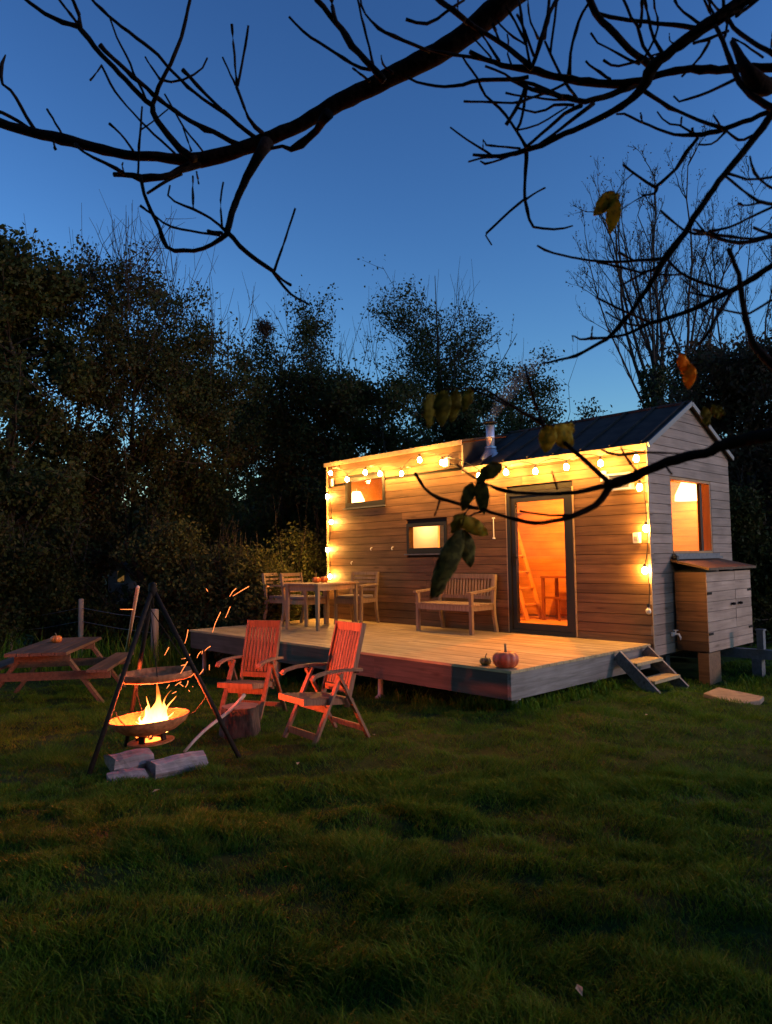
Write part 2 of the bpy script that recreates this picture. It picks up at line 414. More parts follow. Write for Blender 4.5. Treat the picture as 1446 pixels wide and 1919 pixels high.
# end wall (gable)
WIN = (.60, 1.85, 1.525, 2.53)
def rakez(y): return ZE+(ZR-ZE)*(y/YR) if y < YR else ZR-(ZR-2.92)*((y-YR)/(HW-YR))
ew = MB()
zz = sorted({ZB, WIN[2], WIN[3], 2.86})
for z0, z1 in zip(zz[:-1], zz[1:]):
    for (p, q) in spans(z0, z1, .13, HW-.03, [WIN]): ew.box(-.13, -.03, p, q, z0, z1)
ew.prism([(.03, 2.861), (HW-.03, 2.861), (HW-.03, 2.88), (YR, ZR-.04), (.03, 2.87)], 'x', -.13, -.03)
endw = ew.build('end_wall', M_pine, house)
k = 0
while True:
    z0 = ZB+.03+k*PITCH; z1 = z0+PITCH-.007; k += 1
    if z0 > ZR-.05: break
    def edge(z):
        if z <= ZE: a = .0
        else: a = (z-ZE)/(ZR-ZE)*YR
        b = HW if z <= 2.92 else HW-(z-2.92)/(ZR-2.92)*(HW-YR)
        return a, b
    for (p, q) in spans(z0, z1, 0, HW, [WIN]):
        a0, b0 = edge(z0); a1, b1 = edge(min(z1, ZR-.01)); zt = min(z1, ZR-.01)
        p0, p1, q0, q1 = max(p, a0), max(p, a1), min(q, b0), min(q, b1)
        if q0-p0 < .04: continue
        q1 = max(q1, p1+.005); pr = rng.uniform(-.0015, .0015)
        MB().prism([(p0, z0), (q0, z0), (q1, zt), (p1, zt)], 'x', -.028, pr).build('board', M_cladY, endw)
mb = MB()
for z0, z1 in zip(zz[:-1], zz[1:]):
    for (p, q) in spans(z0, z1, .01, HW-.01, [WIN]): mb.box(-.0297, -.0287, p, q, z0, z1)
mb.prism([(.01, 2.8601), (HW-.01, 2.8601), (YR, ZR-.06)], 'x', -.0297, -.0287); mb.build('membrane', M_darkcore, endw)
MB().box(.002, .012, -.012, .0, ZB+.03, ZE-.03).build('corner_trim', M_edge, house)
MB().box(HL-.03, HL-.002, -.02, .02, ZB+.03, ZD-.03).build('corner_trim', M_edge, house)
# back and left walls, chassis
bw = MB().box(HL, -.131, HW-.13, HW, ZB, 2.9); bwo = bw.build('back_wall', M_cladY, house)
for i in range(19):
    z0 = .48+i*.13; MB().box(-6.2, -.135, HW-.152, HW-.132, z0, z0+.126).build('board', M_pine, bwo)
MB().box(HL, HL+.12, .131, HW-.131, ZB, 3.15).build('left_wall', M_pine, house)
MB().box(-6.2, -.14, .14, HW-.16, .34, .445).build('floor', wood('pine_floor', (.36, .22, .09), (.52, .34, .16), 'x', knots=False), house)
MB().box(-6.3, -.1, .5, .62, .02, ZB-.003).box(-6.3, -.1, 1.9, 2.02, .02, ZB-.003).build('chassis', M_galv, house)
for x in (-2.6, -3.4):
    for y in (.62, 1.88):
        MB().tube([(x, y-.1, .0), (x, y+.1, .0)], .3, 18).build('wheel', M_cable, house)
# roofs
def slab(mb, pts, t):
    P = np.array(pts, float); n = np.cross(P[1]-P[0], P[2]-P[0]); n /= np.linalg.norm(n); n *= (1 if n[2] > 0 else -1)
    mb.add(np.concatenate([P, P+n*t]), [(3, 2, 1, 0), (4, 5, 6, 7), (0, 1, 5, 4), (1, 2, 6, 5), (2, 3, 7, 6), (3, 0, 4, 7)]); return n
sl = (ZR-ZE)/YR
rf = MB(); nrm = slab(rf, [(XD+.01, -.05, ZE-.05*sl), (.045, -.05, ZE-.05*sl), (.045, YR, ZR), (XD+.01, YR, ZR)], .04)
roof = rf.build('roof', M_roof, house)
bs = (2.92-ZR)/(HW-YR)
rb = MB(); slab(rb, [(HL-.04, YR+.003, ZR), (.045, YR+.003, ZR), (.045, HW+.05, 2.92+bs*.05), (HL-.04, HW+.05, 2.92+bs*.05)], .04); rb.build('roof', M_roof, house)
rd = MB(); slab(rd, [(HL-.04, -.045, ZD), (XD+.03, -.045, ZD), (XD+.03, YR-.003, ZR+.005), (HL-.04, YR-.003, ZR+.005)], .035); rd.build('loft_roof', M_roof, house)
for i in range(7):
    x = -2.62+i*.43
    MB().bar((x, -.045, ZE-.045*sl+.055), (x, YR-.01, ZR+.052), .028, .04).build('seam', M_roof, roof)
MB().tube([(XD, YR, ZR+.045), (.06, YR, ZR+.045)], .03, 8).build('ridge_cap', M_roof, roof)
MB().add([(XD-.01, .0, ZE-.02), (XD-.01, .0, ZD-.01), (XD-.01, YR, ZR-.01), (XD+.02, .0, ZE-.02), (XD+.02, .0, ZD-.01), (XD+.02, YR, ZR-.01)],
         [(0, 1, 2), (5, 4, 3), (0, 3, 4, 1), (1, 4, 5, 2), (2, 5, 3, 0)]).build('loft_cheek', M_roof, house)
MB().box(XD+.035, .04, -.072, -.052, ZE-.07, ZE+.012).build('eaves_trim', M_edge, house)
MB().box(HL-.04, XD+.03, -.068, -.047, ZD-.045, ZD+.03).build('eaves_trim', M_edge, house)
MB().box(XD+.022, XD+.032, -.05, -.03, ZE-.02, ZD-.05).build('eaves_trim', M_edge, house)
MB().bar((.058, -.06, ZE-.03+.02), (.058, YR-.002, ZR+.03), .02, .06).build('verge_trim', M_trim, house)
MB().bar((.058, YR+.002, ZR+.03), (.058, HW+.06, 2.92+bs*.06+.02), .02, .06).build('verge_trim', M_trim, house)
# door
D0, D1, DZ = -2.17, -1.08, 2.44
fr = MB().box(D0, D0+.055, -.02, .10, .43, DZ).box(D1-.055, D1, -.02, .10, .43, DZ).box(D0+.056, D1-.056, -.02, .10, DZ-.055, DZ).box(D0+.056, D1-.056, -.02, .10, .43, .475)
door = MB().box(D0+.057, D0+.135, .0, .06, .477, DZ-.057).box(D1-.135, D1-.057, .0, .06, .477, DZ-.057).box(D0+.136, D1-.136, .0, .06, DZ-.145, DZ-.057).box(D0+.136, D1-.136, .0, .06, .477, .57).build('door', M_black, house)
fr.build('frame', M_black, door)
MB().box(D0+.136, D1-.136, .026, .036, .571, DZ-.146).build('pane', M_glass, door)
MB().box(D0+.085, D0+.11, -.012, -.001, 1.37, 1.56).bar((D0+.098, -.05, 1.5), (D0+.098, -.012, 1.5), .018, .018).bar((D0+.09, -.05, 1.5), (D0+.2, -.05, 1.5), .016, .02).build('handle', M_iron, door)
for (a, b) in ((D0-.022, D0-.002), (D1+.002, D1+.022)): MB().box(a, b, -.012, .0, .43, DZ+.01).build('door_trim', M_edge, house)
# windows
def window(x0, x1, z0, z1, t=.06):
    f = MB().box(x0, x0+t, -.012, .09, z0, z1).box(x1-t, x1, -.012, .09, z0, z1).box(x0+t+.001, x1-t-.001, -.012, .09, z1-t, z1).box(x0+t+.001, x1-t-.001, -.012, .09, z0, z0+t*1.4).build('window', M_black, house)
    MB().box(x0+t+.001, x1-t-.001, .04, .048, z0+t*1.4+.001, z1-t-.001).build('pane', M_glass, f)
    MB().box(x0-.03, x1+.03, -.05, -.013, z0-.03, z0-.008).build('sill', M_galv, f)
window(-5.84, -4.78, 2.45, 2.985); window(-4.26, -3.36, 1.595, 2.09)
y0, y1, z0, z1 = WIN
M_warmframe = wood('window_lining', (.30, .17, .07), (.46, .28, .13), 'z', knots=False)
f = MB().box(-.12, -.005, y0, y0+.035, z0, z1).box(-.12, -.005, y1-.035, y1, z0, z1).box(-.12, -.005, y0+.036, y1-.036, z1-.035, z1).box(-.12, .004, y0+.036, y1-.036, z0, z0+.03).build('window', M_warmframe, house)
MB().box(-.112, -.072, y1-.20, y1-.13, z0+.031, z1-.036).build('mullion', M_black, f)
MB().box(-.10, -.092, y0+.036, y1-.201, z0+.031, z1-.036).build('pane', M_glass, f)
MB().box(-.10, -.092, y1-.129, y1-.036, z0+.031, z1-.036).build('pane', M_glass, f)
MB().box(.003, .075, y0-.04, y1+.14, z0-.075, z0-.045).box(.003, .05, y0-.01, y1+.1, z0-.044, z0-.004).build('sill', M_galv, f)
MB().tube([(.01, y0-.02, z0-.06), (.08, y0-.02, z0-.06)], .035, 10).build('sill_end', M_cable, f)

# flue on the roof
fx, fy = -2.72, .34; fz = ZE+sl*fy+.0
flue = thing('flue_pipe', 'shiny steel flue with dark rain cap rising from the roof', 'chimney', (fx, fy, fz))
MB().lathe([(.17, -.05), (.165, .0), (.10, .10), (.085, .14), (.0, .14)], k=24).build('flashing', M_flash, flue, True)
MB().lathe([(.066, .1), (.066, .30), (.07, .305), (.07, .325), (.066, .33), (.066, .50), (.0, .50)], k=24).build('pipe', M_steel, flue, True)
MB().lathe([(.09, .143), (.09, .165), (.068, .17)], k=24).build('collar', M_steel, flue, True)
MB().lathe([(.0, .585), (.055, .575), (.12, .545), (.12, .535), (.0, .535)], k=24).tube([(.05, 0, .49), (.05, 0, .54)], .006, 5).tube([(-.05, 0, .49), (-.05, 0, .54)], .006, 5).build('rain_cap', M_black, flue, True)
def smoke():
    m, n, o = newmat('wood_smoke'); L = n.links
    def M(op, a, b=None, c=None):
        q = n.nodes.new('ShaderNodeMath'); q.operation = op
        for i, v in enumerate((a, b, c)):
            if v is None: continue
            if isinstance(v, (int, float)): q.inputs[i].default_value = v
            else: L.new(v, q.inputs[i])
        return q.outputs[0]
    v = n.nodes.new('ShaderNodeVolumePrincipled'); v.inputs['Color'].default_value = (.72, .78, .88, 1)
    tc = n.nodes.new('ShaderNodeTexCoord'); sp = n.nodes.new('ShaderNodeSeparateXYZ'); L.new(tc.outputs['Object'], sp.inputs[0])
    x, y, z = sp.outputs
    dx = M('SUBTRACT', x, M('MULTIPLY', M('POWER', M('MAXIMUM', z, 0.0), 1.2), .75)); dy = M('SUBTRACT', y, M('MULTIPLY', z, .3))
    rad = M('MULTIPLY_ADD', z, .24, .085)
    f = M('SUBTRACT', 1.0, M('DIVIDE', M('ADD', M('MULTIPLY', dx, dx), M('MULTIPLY', dy, dy)), M('MULTIPLY', rad, rad)))
    f = M('MULTIPLY', M('MAXIMUM', f, 0.0), M('MAXIMUM', M('SUBTRACT', 1.0, z), 0.0))
    ns = n.nodes.new('ShaderNodeTexNoise'); ns.inputs['Scale'].default_value = 3.5; ns.inputs['Detail'].default_value = 4; ns.inputs['Distortion'].default_value = .8
    L.new(tc.outputs['Object'], ns.inputs['Vector'])
    mr = n.nodes.new('ShaderNodeMapRange'); mr.inputs[1].default_value = .3; mr.inputs[2].default_value = .75; mr.inputs[3].default_value = .15; mr.inputs[4].default_value = 1.6
    L.new(ns.outputs[0], mr.inputs[0]); L.new(M('MULTIPLY', mr.outputs[0], f), v.inputs['Density']); L.new(v.outputs[0], o.inputs['Volume'])
    ob = MB().box(-.3, 1.2, -.3, .75, 0, 1.0).build('smoke', m); ob.location = (fx, fy, fz+.56)
    tag(ob, 'thin blue wisp of wood smoke drifting from the flue', 'smoke')
smoke()

# inside: loft, partition, ladder, table, lamps
inn = thing('loft_ladder', 'pale wooden ladder leaning inside seen through the glass door', 'ladder', (-3.0, 1.55, .446))
for s in (0, .42): MB().bar((0, s, 0), (-.62, s, 1.95), .035, .10, (0, 1, 0)).build('rail', M_pine, inn)
for i in range(6):
    t = (i+.9)/7; MB().box(-.62*t-.05, -.62*t+.05, .02, .40, 1.95*t-.012, 1.95*t+.012).build('rung', M_pine, inn)
MB().box(-6.2, -3.55, .15, HW-.17, 2.30, 2.36).build('loft_floor', M_pine, house)
MB().box(-4.0, -3.95, .9, HW-.16, .447, 2.297).build('partition', M_pine, house)
MB().box(-4.9, -4.22, .72, .76, .447, 2.297).build('panel', M_cream, house)
rack = thing('shelf_frame', 'dark wooden table frame against the inner wall seen through the door', 'table', (-2.35, 1.75, .446))
M_drk = plain('stained_frame', (.22, .10, .04), .6)
for (a, b) in ((-.45, 0), (-.45, .4), (.45, 0), (.45, .4)): MB().box(a-.022, a+.022, b-.022, b+.022, 0, .70).build('leg', M_drk, rack)
MB().box(-.48, .48, -.03, .43, .701, .735).build('top', M_drk, rack)
MB().box(-.427, .427, -.018, .018, .36, .395).build('rail', M_drk, rack); MB().box(-.427, .427, .382, .418, .05, .08).build('rail', M_drk, rack)
for a in (-.15, .12): MB().box(a-.015, a+.015, -.014, .014, .0, .359).build('spindle', M_drk, rack)
def inner_lamp(name, label, loc, r, power, col=(1, .46, .13)):
    t = thing(name, label, 'lamp', loc)
    MB().lathe([(.0, r*.9), (r*.5, r*.85), (r, -.2*r), (r*1.05, -.7*r), (.0, -.75*r)], k=20).build('lamp_shade', M_lamp, t, True)
    MB().tube([(0, 0, r*.9), (0, 0, r*.9+.06)], .012, 6).build('stem', M_steel, t)
    l = bpy.data.lights.new('light', 'POINT'); l.energy = power; l.color = col; l.shadow_soft_size = .08
    o = bpy.data.objects.new('light', l); COL.objects.link(o); o.parent = t; o.location = (0, 0, -r-.06)
PL = on_x(1289, 922, -.42)
inner_lamp('pendant_lamp', 'glowing pendant lamp behind the large end window', tuple(PL), .18, 34, (1, .15, .012))
inner_lamp('loft_lamp', 'bright lamp inside the upper left loft window', tuple(on_y(668, 934, .42)), .15, 50, (1, .24, .03))
inner_lamp('washroom_lamp', 'lamp inside behind the small low window', (-4.5, .42, 2.2), .05, 17, (1, .50, .2))
inner_lamp('ceiling_lamp', 'warm ceiling lamp inside above the glass door', (-2.2, 1.3, 2.85), .08, 560, (1, .215, .010))

# storage cupboard on the end wall, with its plinth and the drawbar
cab = thing('storage_cupboard', 'timber storage cupboard with two doors on the house end', 'cupboard', (.2, 1.25, .1), world=True)
cs = MB().box(.035, .405, .575, .60, .30, 1.29).box(.035, .405, 1.92, 1.945, .30, 1.29).box(.035, .40, .601, 1.919, .30, .325).build('carcass', M_darkcore, cab)
for i in range(8):
    z0 = .302+i*.1235; MB().box(.033, .43, .555, .574, z0, z0+.117).build('board', M_clad, cab)
    MB().box(.033, .43, 1.946, 1.965, z0, z0+.117).build('board', M_clad, cab)
M_cabd = wood('cupboard_door_board', (.28, .19, .135), (.48, .345, .26), 'y', vary=.12)
for (a, b, kx) in ((.556, 1.432, 1.30), (1.438, 1.964, 1.53)):
    d = MB().box(.406, .419, a+.005, b-.005, .295, 1.285).build('door', M_darkcore, cab)
    for i in range(8):
        z0 = .30+i*.1235; MB().box(.4195, .436+rng.uniform(-.002, .002), a, b, z0, z0+.118).build('board', M_cabd, d)
    MB().bar((.437, kx, .86), (.46, kx, .86), .02, .02).lathe([(0, .02), (.028, .012), (.028, -.012), (0, -.02)], (.462, kx, .86), 10).build('knob', M_iron, d)
    hy = a+.03 if a < 1 else b-.03
    for hz in (1.02, .52): MB().box(.437, .444, min(hy-.03, hy+.1 if a < 1 else hy-.1), max(hy+.03, hy+.1 if a < 1 else hy+.03), hz-.015, hz+.015).build('hinge', M_iron, d)
MB().add([(.0, .52, 1.42), (.0, 2.02, 1.42), (.49, 2.05, 1.31), (.49, .52, 1.31), (.0, .52, 1.45), (.0, 2.02, 1.45), (.49, 2.05, 1.34), (.49, .52, 1.34)],
         [(0, 1, 2, 3), (7, 6, 5, 4), (0, 3, 7, 4), (3, 2, 6, 7), (2, 1, 5, 6), (1, 0, 4, 5)]).build('lid', M_clad, cab)
MB().box(.29, .425, .56, .90, -.12, .285).build('plinth', M_clad, cab)
draw = thing('trailer_drawbar', 'grey steel trailer drawbar with jockey post beside the cupboard', 'drawbar', (1.0, 1.5, .1), world=True)
MB().bar((.0, 1.35, .22), (2.6, 1.72, .20), .10, .12).build('beam', M_galv, draw)
MB().box(.70, .78, 1.36, 1.44, .285, .52).box(.69, .79, 1.35, 1.45, .521, .54).build('jack_post', M_galv, draw)
MB().box(.62, .74, 1.38, 1.5, -.1, .155).build('support', M_galv, draw)
MB().tube([(.5, 1.9, .27), (.8, 1.95, .36), (1.3, 1.9, .30)], .012, 6).build('hose', M_cable, draw)

# water tap and pipe on the dark lower end wall
tap = thing('water_tap', 'small white water tap low on the house end wall', 'tap', (.01, .47, .48))
MB().box(.0, .03, -.03, .03, .0, .05).tube([(.03, 0, .025), (.09, 0, .03), (.11, 0, -.01), (.11, 0, -.05)], .013, 8).build('spout', M_whitep, tap)
MB().tube([(.05, 0, .04), (.05, 0, .07)], .008, 6).box(.02, .08, -.008, .008, .07, .08).build('handle', M_whitep, tap)

# wall fittings
lan = thing('wall_lantern', 'rectangular black wall lantern near the right front corner', 'wall lamp', (-.33, 0, 2.33), world=True)
MB().box(-.48, -.16, -.13, -.012, 2.525, 2.55).box(-.47, -.455, -.125, -.01, 2.36, 2.524).box(-.185, -.17, -.125, -.01, 2.36, 2.524).box(-.48, -.16, -.13, -.012, 2.335, 2.359).build('frame', M_steel, lan)
MB().box(-.454, -.186, -.118, -.02, 2.361, 2.523).build('box', plain('smoked_glass', (.10, .10, .11), .15), lan)
MB().tube([(-.56, -.06, 2.47), (-.56, -.06, 2.60)], .045, 14).build('sensor', M_steel, lan)
can = thing('wall_spotlight', 'small steel cylinder spotlight at the left front corner', 'wall lamp', (-6.16, -.06, 2.88))
MB().tube([(0, 0, 0), (0, 0, .13)], .035, 14).build('tube', M_steel, can); MB().box(-.02, .02, .02, .055, .04, .09).build('bracket', M_iron, can)
fl = thing('floodlight', 'square grey floodlight on the stepped eaves', 'floodlight', (-3.25, -.10, 2.93), R(-20))
MB().box(-.085, .085, -.03, .015, 0, .14).build('lamp_body', M_plastic, fl, bevel=.012); MB().box(-.07, .07, -.034, -.0301, .015, .125).build('lens', M_whitep, fl)
MB().bar((.05, .02, .05), (.24, .09, -.03), .02, .02).build('arm', M_iron, fl)
sw = thing('switch_box', 'white outdoor switch box beside the string lights', 'switch', (-.15, -.03, 1.66))
MB().box(-.045, .045, -.03, .027, 0, .13).build('case', M_whitep, sw, bevel=.008); MB().box(-.025, .025, -.037, -.0301, .03, .085).build('rocker', M_plastic, sw)
rod = thing('wall_hook_rod', 'thin pale metal rod hung on the wall left of the door', 'hook', (-2.42, -.012, 1.80))
MB().tube([(0, 0, 0), (0, 0, .28)], .007, 6).box(-.02, .02, -.01, .012, .28, .30).box(-.018, .018, -.01, .012, -.02, .0).build('rod', M_whitep, rod)
for (hx, hz, lb) in ((-5.135, 1.69, 'small pale wall hook above the right dining chair'), (-4.60, 1.69, 'small pale wall hook left of the low window'), (-5.67, 1.45, 'small pale wall hook near the left corner')):
    lone(MB().tube([(hx, 0, hz+.02), (hx, -.03, hz+.015), (hx+.005, -.045, hz-.01), (hx+.005, -.03, hz-.03)], .007, 6), 'wall_hook', M_whitep, lb, 'hook', 'hooks on the front wall')

# string lights
BUL = [(619, 885), (650, 897), (684, 884), (712, 886), (752, 886), (786, 860), (828, 865), (897, 890), (948, 883), (1003, 881), (1061, 873), (1125, 866), (1192, 857), (1198, 911)]
LFT = [(613, 929), (620, 977), (613, 1029), (618, 1079)]; RGT = [(1216, 988), (1214, 1067), (1221, 1143)]
lights = thing('string_lights', 'festoon of warm glowing bulbs strung along the eaves', 'string lights', (-3.2, -.07, 2.8), world=True)
def bulb_at(P, mat=None):
    b = MB().lathe([(.0, -.058), (.017, -.054), (.030, -.036), (.034, -.016), (.029, .004), (.015, .024), (.012, .03), (.0, .03)], P, 10).build('bulb', mat or M_bulb, lights, True)
    MB().lathe([(.015, .026), (.017, .03), (.017, .07), (.0, .072)], P, 8).build('socket', M_cable, b)
    return P
pts = []
for (x, y) in BUL:
    P = on_y(x, y, -.21); bulb_at(P); pts.append(P+np.array([0, 0.02, .075]))
cab1 = []
for a, b in zip(pts[:-1], pts[1:]):
    for t in np.linspace(0, 1, 7)[:-1]:
        top = a*(1-t)+b*t; cab1.append(top+np.array([0, 0, .05*math.sin(math.pi*t)]))
cab1.append(pts[-1])
MB().tube(cab1, .006, 5).build('cable', M_cable, lights)
for (L_, x0) in ((LFT, None), (RGT, None)):
    q = []
    for i, (x, y) in enumerate(L_):
        P = on_y(x, y, -.07)-np.array([.042 if L_ is RGT else 0, 0, 0]); bulb_at(P, M_dead if (x, y) == (1221, 1143) else None); q.append(P+np.array([0, .02, .07]))
    q = [pts[0 if L_ is LFT else -1]]+q; cc = []
    for a, b in zip(q[:-1], q[1:]):
        for t in np.linspace(0, 1, 7)[:-1]: cc.append(a*(1-t)+b*t+np.array([.025*math.sin(math.pi*t), 0, 0]))
    cc.append(q[-1]); MB().tube(cc, .006, 5).build('cable', M_cable, lights)
for P in pts[::2]:
    MB().box(P[0]-.01, P[0]+.01, -.075, -.002, P[2]+.02, P[2]+.035).build('clip', M_plastic, lights)

# ------------------------------------------------------------------ deck and steps
deck = thing('timber_deck', 'raised timber deck in front of the house', 'deck', (-3.2, -1.4, 0), world=True)
X0, X1, Y0 = -6.445, -.03, -2.81; ZK = .42
n = 22; pw = (0-.012-Y0)/n
for i in range(n):
    y = Y0+i*pw; cut = X0+(X1-X0)*(.3+.4*rng.random())
    for (a, b) in ((X0, cut-.002), (cut+.002, X1)):
        j = rng.uniform(-.0015, .0015)
        MB().box(a, b, y+.003, y+pw-.003, ZK-.028, ZK+j).build('plank', M_deck, deck)
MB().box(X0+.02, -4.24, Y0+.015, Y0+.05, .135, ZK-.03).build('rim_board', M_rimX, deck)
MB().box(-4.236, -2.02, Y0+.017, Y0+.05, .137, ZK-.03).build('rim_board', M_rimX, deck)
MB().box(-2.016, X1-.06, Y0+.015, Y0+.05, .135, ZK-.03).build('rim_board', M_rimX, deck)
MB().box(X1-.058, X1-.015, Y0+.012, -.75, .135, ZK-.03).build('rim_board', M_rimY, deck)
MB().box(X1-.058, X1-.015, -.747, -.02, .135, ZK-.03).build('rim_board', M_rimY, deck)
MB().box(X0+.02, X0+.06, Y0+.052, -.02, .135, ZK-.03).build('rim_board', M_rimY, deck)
for i in range(10):
    x = X0+.4+i*.63; MB().box(x, x+.045, Y0+.052, -.02, .18, ZK-.03).build('joist', M_rimY, deck)
for (x, y) in ((-.14, -2.62), (-2.1, -2.62), (-4.2, -2.62), (-6.3, -2.62), (-2.1, -1.2), (-4.2, -1.2), (-.14, -1.2), (-6.3, -1.2)):
    g = float(slope(x, y))-.03
    MB().lathe([(.0, g), (.075, g), (.07, g+.03), (.035, g+.06), (.03, .10), (.06, .11), (.06, .134), (.0, .134)], (x, y, 0), 12).build('deck_foot', M_plastic, deck, True)
st = thing('deck_steps', 'short wooden open steps leading down from the deck', 'steps', (.2, -.5, 0), world=True)
for y in (-.86, -.20): MB().bar((-.012, y, .375), (.46, y, -.05), .035, .13, (0, 0, 1)).build('stringer', M_rimY, st)
for (x, z) in ((.10, .30), (.30, .125)): MB().box(x-.09, x+.12, -.84, -.22, z-.035, z).build('tread', M_deck, st)

sl_ = MB(); pg = [on_ground(*p)[:2] for p in ((1318, 1304), (1346, 1297), (1432, 1311), (1424, 1318), (1380, 1323))]
slabo = lone(sl_.prism([tuple(p) for p in pg], 'z', float(slope(1.1, -.6))-.02, float(slope(1.1, -.6))+.03), 'stone_slab', M_stone, 'flat tan stone slab lying in the grass by the steps', 'slab', bevel=.01)

# ------------------------------------------------------------------ deck furniture
def arm_chair(label, loc, rz, group):
    t = thing('dining_chair', label, 'chair', loc, rz, group)
    for s in (-1, 1):
        MB().bar((s*.255, -.25, 0), (s*.255, -.24, .63), .04, .05, (0, 1, 0), .04, .055).build('leg', M_teak, t)
        MB().bar((s*.255, .29, 0), (s*.255, .235, .22), .038, .045, (0, 1, 0)).bar((s*.255, .235, .22), (s*.255, .225, .44), .038, .05, (0, 1, 0)).bar((s*.255, .225, .44), (s*.25, .30, .87), .036, .048, (0, 1, 0)).build('leg', M_teak, t)
        MB().bar((s*.265, -.30, .645), (s*.262, .0, .66), .06, .028).bar((s*.262, .0, .66), (s*.255, .27, .655), .055, .028, (0, 0, 1)).build('armrest', M_teak, t)
        MB().box(s*.255-.012, s*.255+.012, -.22, .205, .36, .42).build('rail', M_teak, t)
    MB().box(-.234, .234, -.265, -.24, .35, .42).build('rail', M_teak, t)
    MB().box(-.234, .234, .20, .222, .36, .42).build('rail', M_teak, t)
    MB().box(-.23, .23, -.26, .22, .421, .435).build('seat', M_teak, t)
    MB().box(-.225, .225, -.265, .20, .437, .485).build('cushion', M_cushion, t, bevel=.016)
    for z, h in ((.845, .055), (.765, .04), (.70, .04), (.635, .04), (.57, .04)):
        y = .225+.075*(z-.44)/.43
        MB().box(-.232, .232, y-.008, y+.010, z-h/2, z+h/2).build('slat', M_teak, t)
    return t
N_ = np.array([-4.56, -1.65]); tu = np.array([-.236, .972]); tv = np.array([-.972, -.236])
TL, TW = 1.06, .66
tc_ = N_+tu*TL/2+tv*TW/2; ta = math.atan2(tu[1], tu[0])-math.pi/2
tbl = thing('dining_table', 'square wooden dining table on the left of the deck', 'table', (tc_[0], tc_[1], ZK), ta)
for i in range(7):
    x = -TW/2-.02+i*(TW+.04)/7; MB().box(x+.0025, x+(TW+.04)/7-.0025, -TL/2-.02, TL/2+.02, .695, .722).build('slat', M_teak, tbl)
for sx in (-1, 1):
    for sy in (-1, 1):
        x, y = sx*(TW/2-.03), sy*(TL/2-.03); MB().bar((x+sx*.008, y+sy*.008, 0), (x, y, .694), .042, .042, (0, 1, 0), .058, .058).build('leg', M_teak, tbl)
for sx in (-1, 1): MB().box(sx*(TW/2-.03)-.011, sx*(TW/2-.03)+.011, -TL/2+.065, TL/2-.065, .61, .693).build('apron', M_teak, tbl)
for sy in (-1, 1): MB().box(-TW/2+.065, TW/2-.065, sy*(TL/2-.03)-.011, sy*(TL/2-.03)+.011, .61, .693).build('apron', M_teak, tbl)
G1 = 'dining chairs around the deck table'
cA = arm_chair('nearest slat back armchair at the left end of the deck table', (-5.62, -1.12, ZK), ta+math.pi/2, G1)
cB = dup(cA, (-6.16, -1.12, ZK), ta+math.pi/2+.03, 'half hidden armchair standing right behind the nearest dining chair at the deck edge')
cD = dup(cA, (-5.09, -.42, ZK), ta+.05, 'armchair between the deck table and the house wall')
# bench
bn = thing('garden_bench', 'wooden slat back garden bench against the house wall', 'bench', (-2.905, -.34, ZK))
BL = .555
for s in (-1, 1):
    MB().bar((s*(BL-.03), -.27, 0), (s*(BL-.03), -.27, .58), .05, .05, (0, 1, 0)).build('leg', M_teak, bn)
    MB().bar((s*(BL-.03), .29, 0), (s*(BL-.03), .235, .25), .045, .05, (0, 1, 0)).bar((s*(BL-.03), .235, .25), (s*(BL-.03), .23, .42), .045, .05, (0, 1, 0)).bar((s*(BL-.03), .23, .42), (s*(BL-.03), .28, .84), .045, .05, (0, 1, 0)).build('leg', M_teak, bn)
    MB().bar((s*(BL-.02), -.33, .585), (s*(BL-.02), -.1, .60), .07, .03).bar((s*(BL-.02), -.1, .60), (s*(BL-.02), .1, .615), .06, .03).bar((s*(BL-.02), .1, .615), (s*(BL-.02), .25, .65), .055, .03).build('armrest', M_teak, bn)
    MB().box(s*(BL-.03)-.015, s*(BL-.03)+.015, -.244, .20, .33, .40).build('rail', M_teak, bn)
MB().box(-BL+.056, BL-.056, -.29, -.262, .33, .40).build('rail', M_teak, bn)
for i in range(5): MB().box(-BL+.0, BL-.0, -.30+i*.102, -.30+i*.102+.094, .402, .425).build('seat_slat', M_teak, bn)
MB().bar((-BL+.053, .28, .81), (BL-.053, .28, .81), .03, .07).build('top_rail', M_teak, bn); MB().bar((-BL+.053, .243, .50), (BL-.053, .243, .50), .028, .05).build('rail', M_teak, bn)
for i in range(17):
    x = -BL+.085+i*(2*BL-.17)/16; MB().bar((x, .245, .526), (x, .277, .774), .032, .014, (0, 1, 0)).build('slat', M_teak, bn)

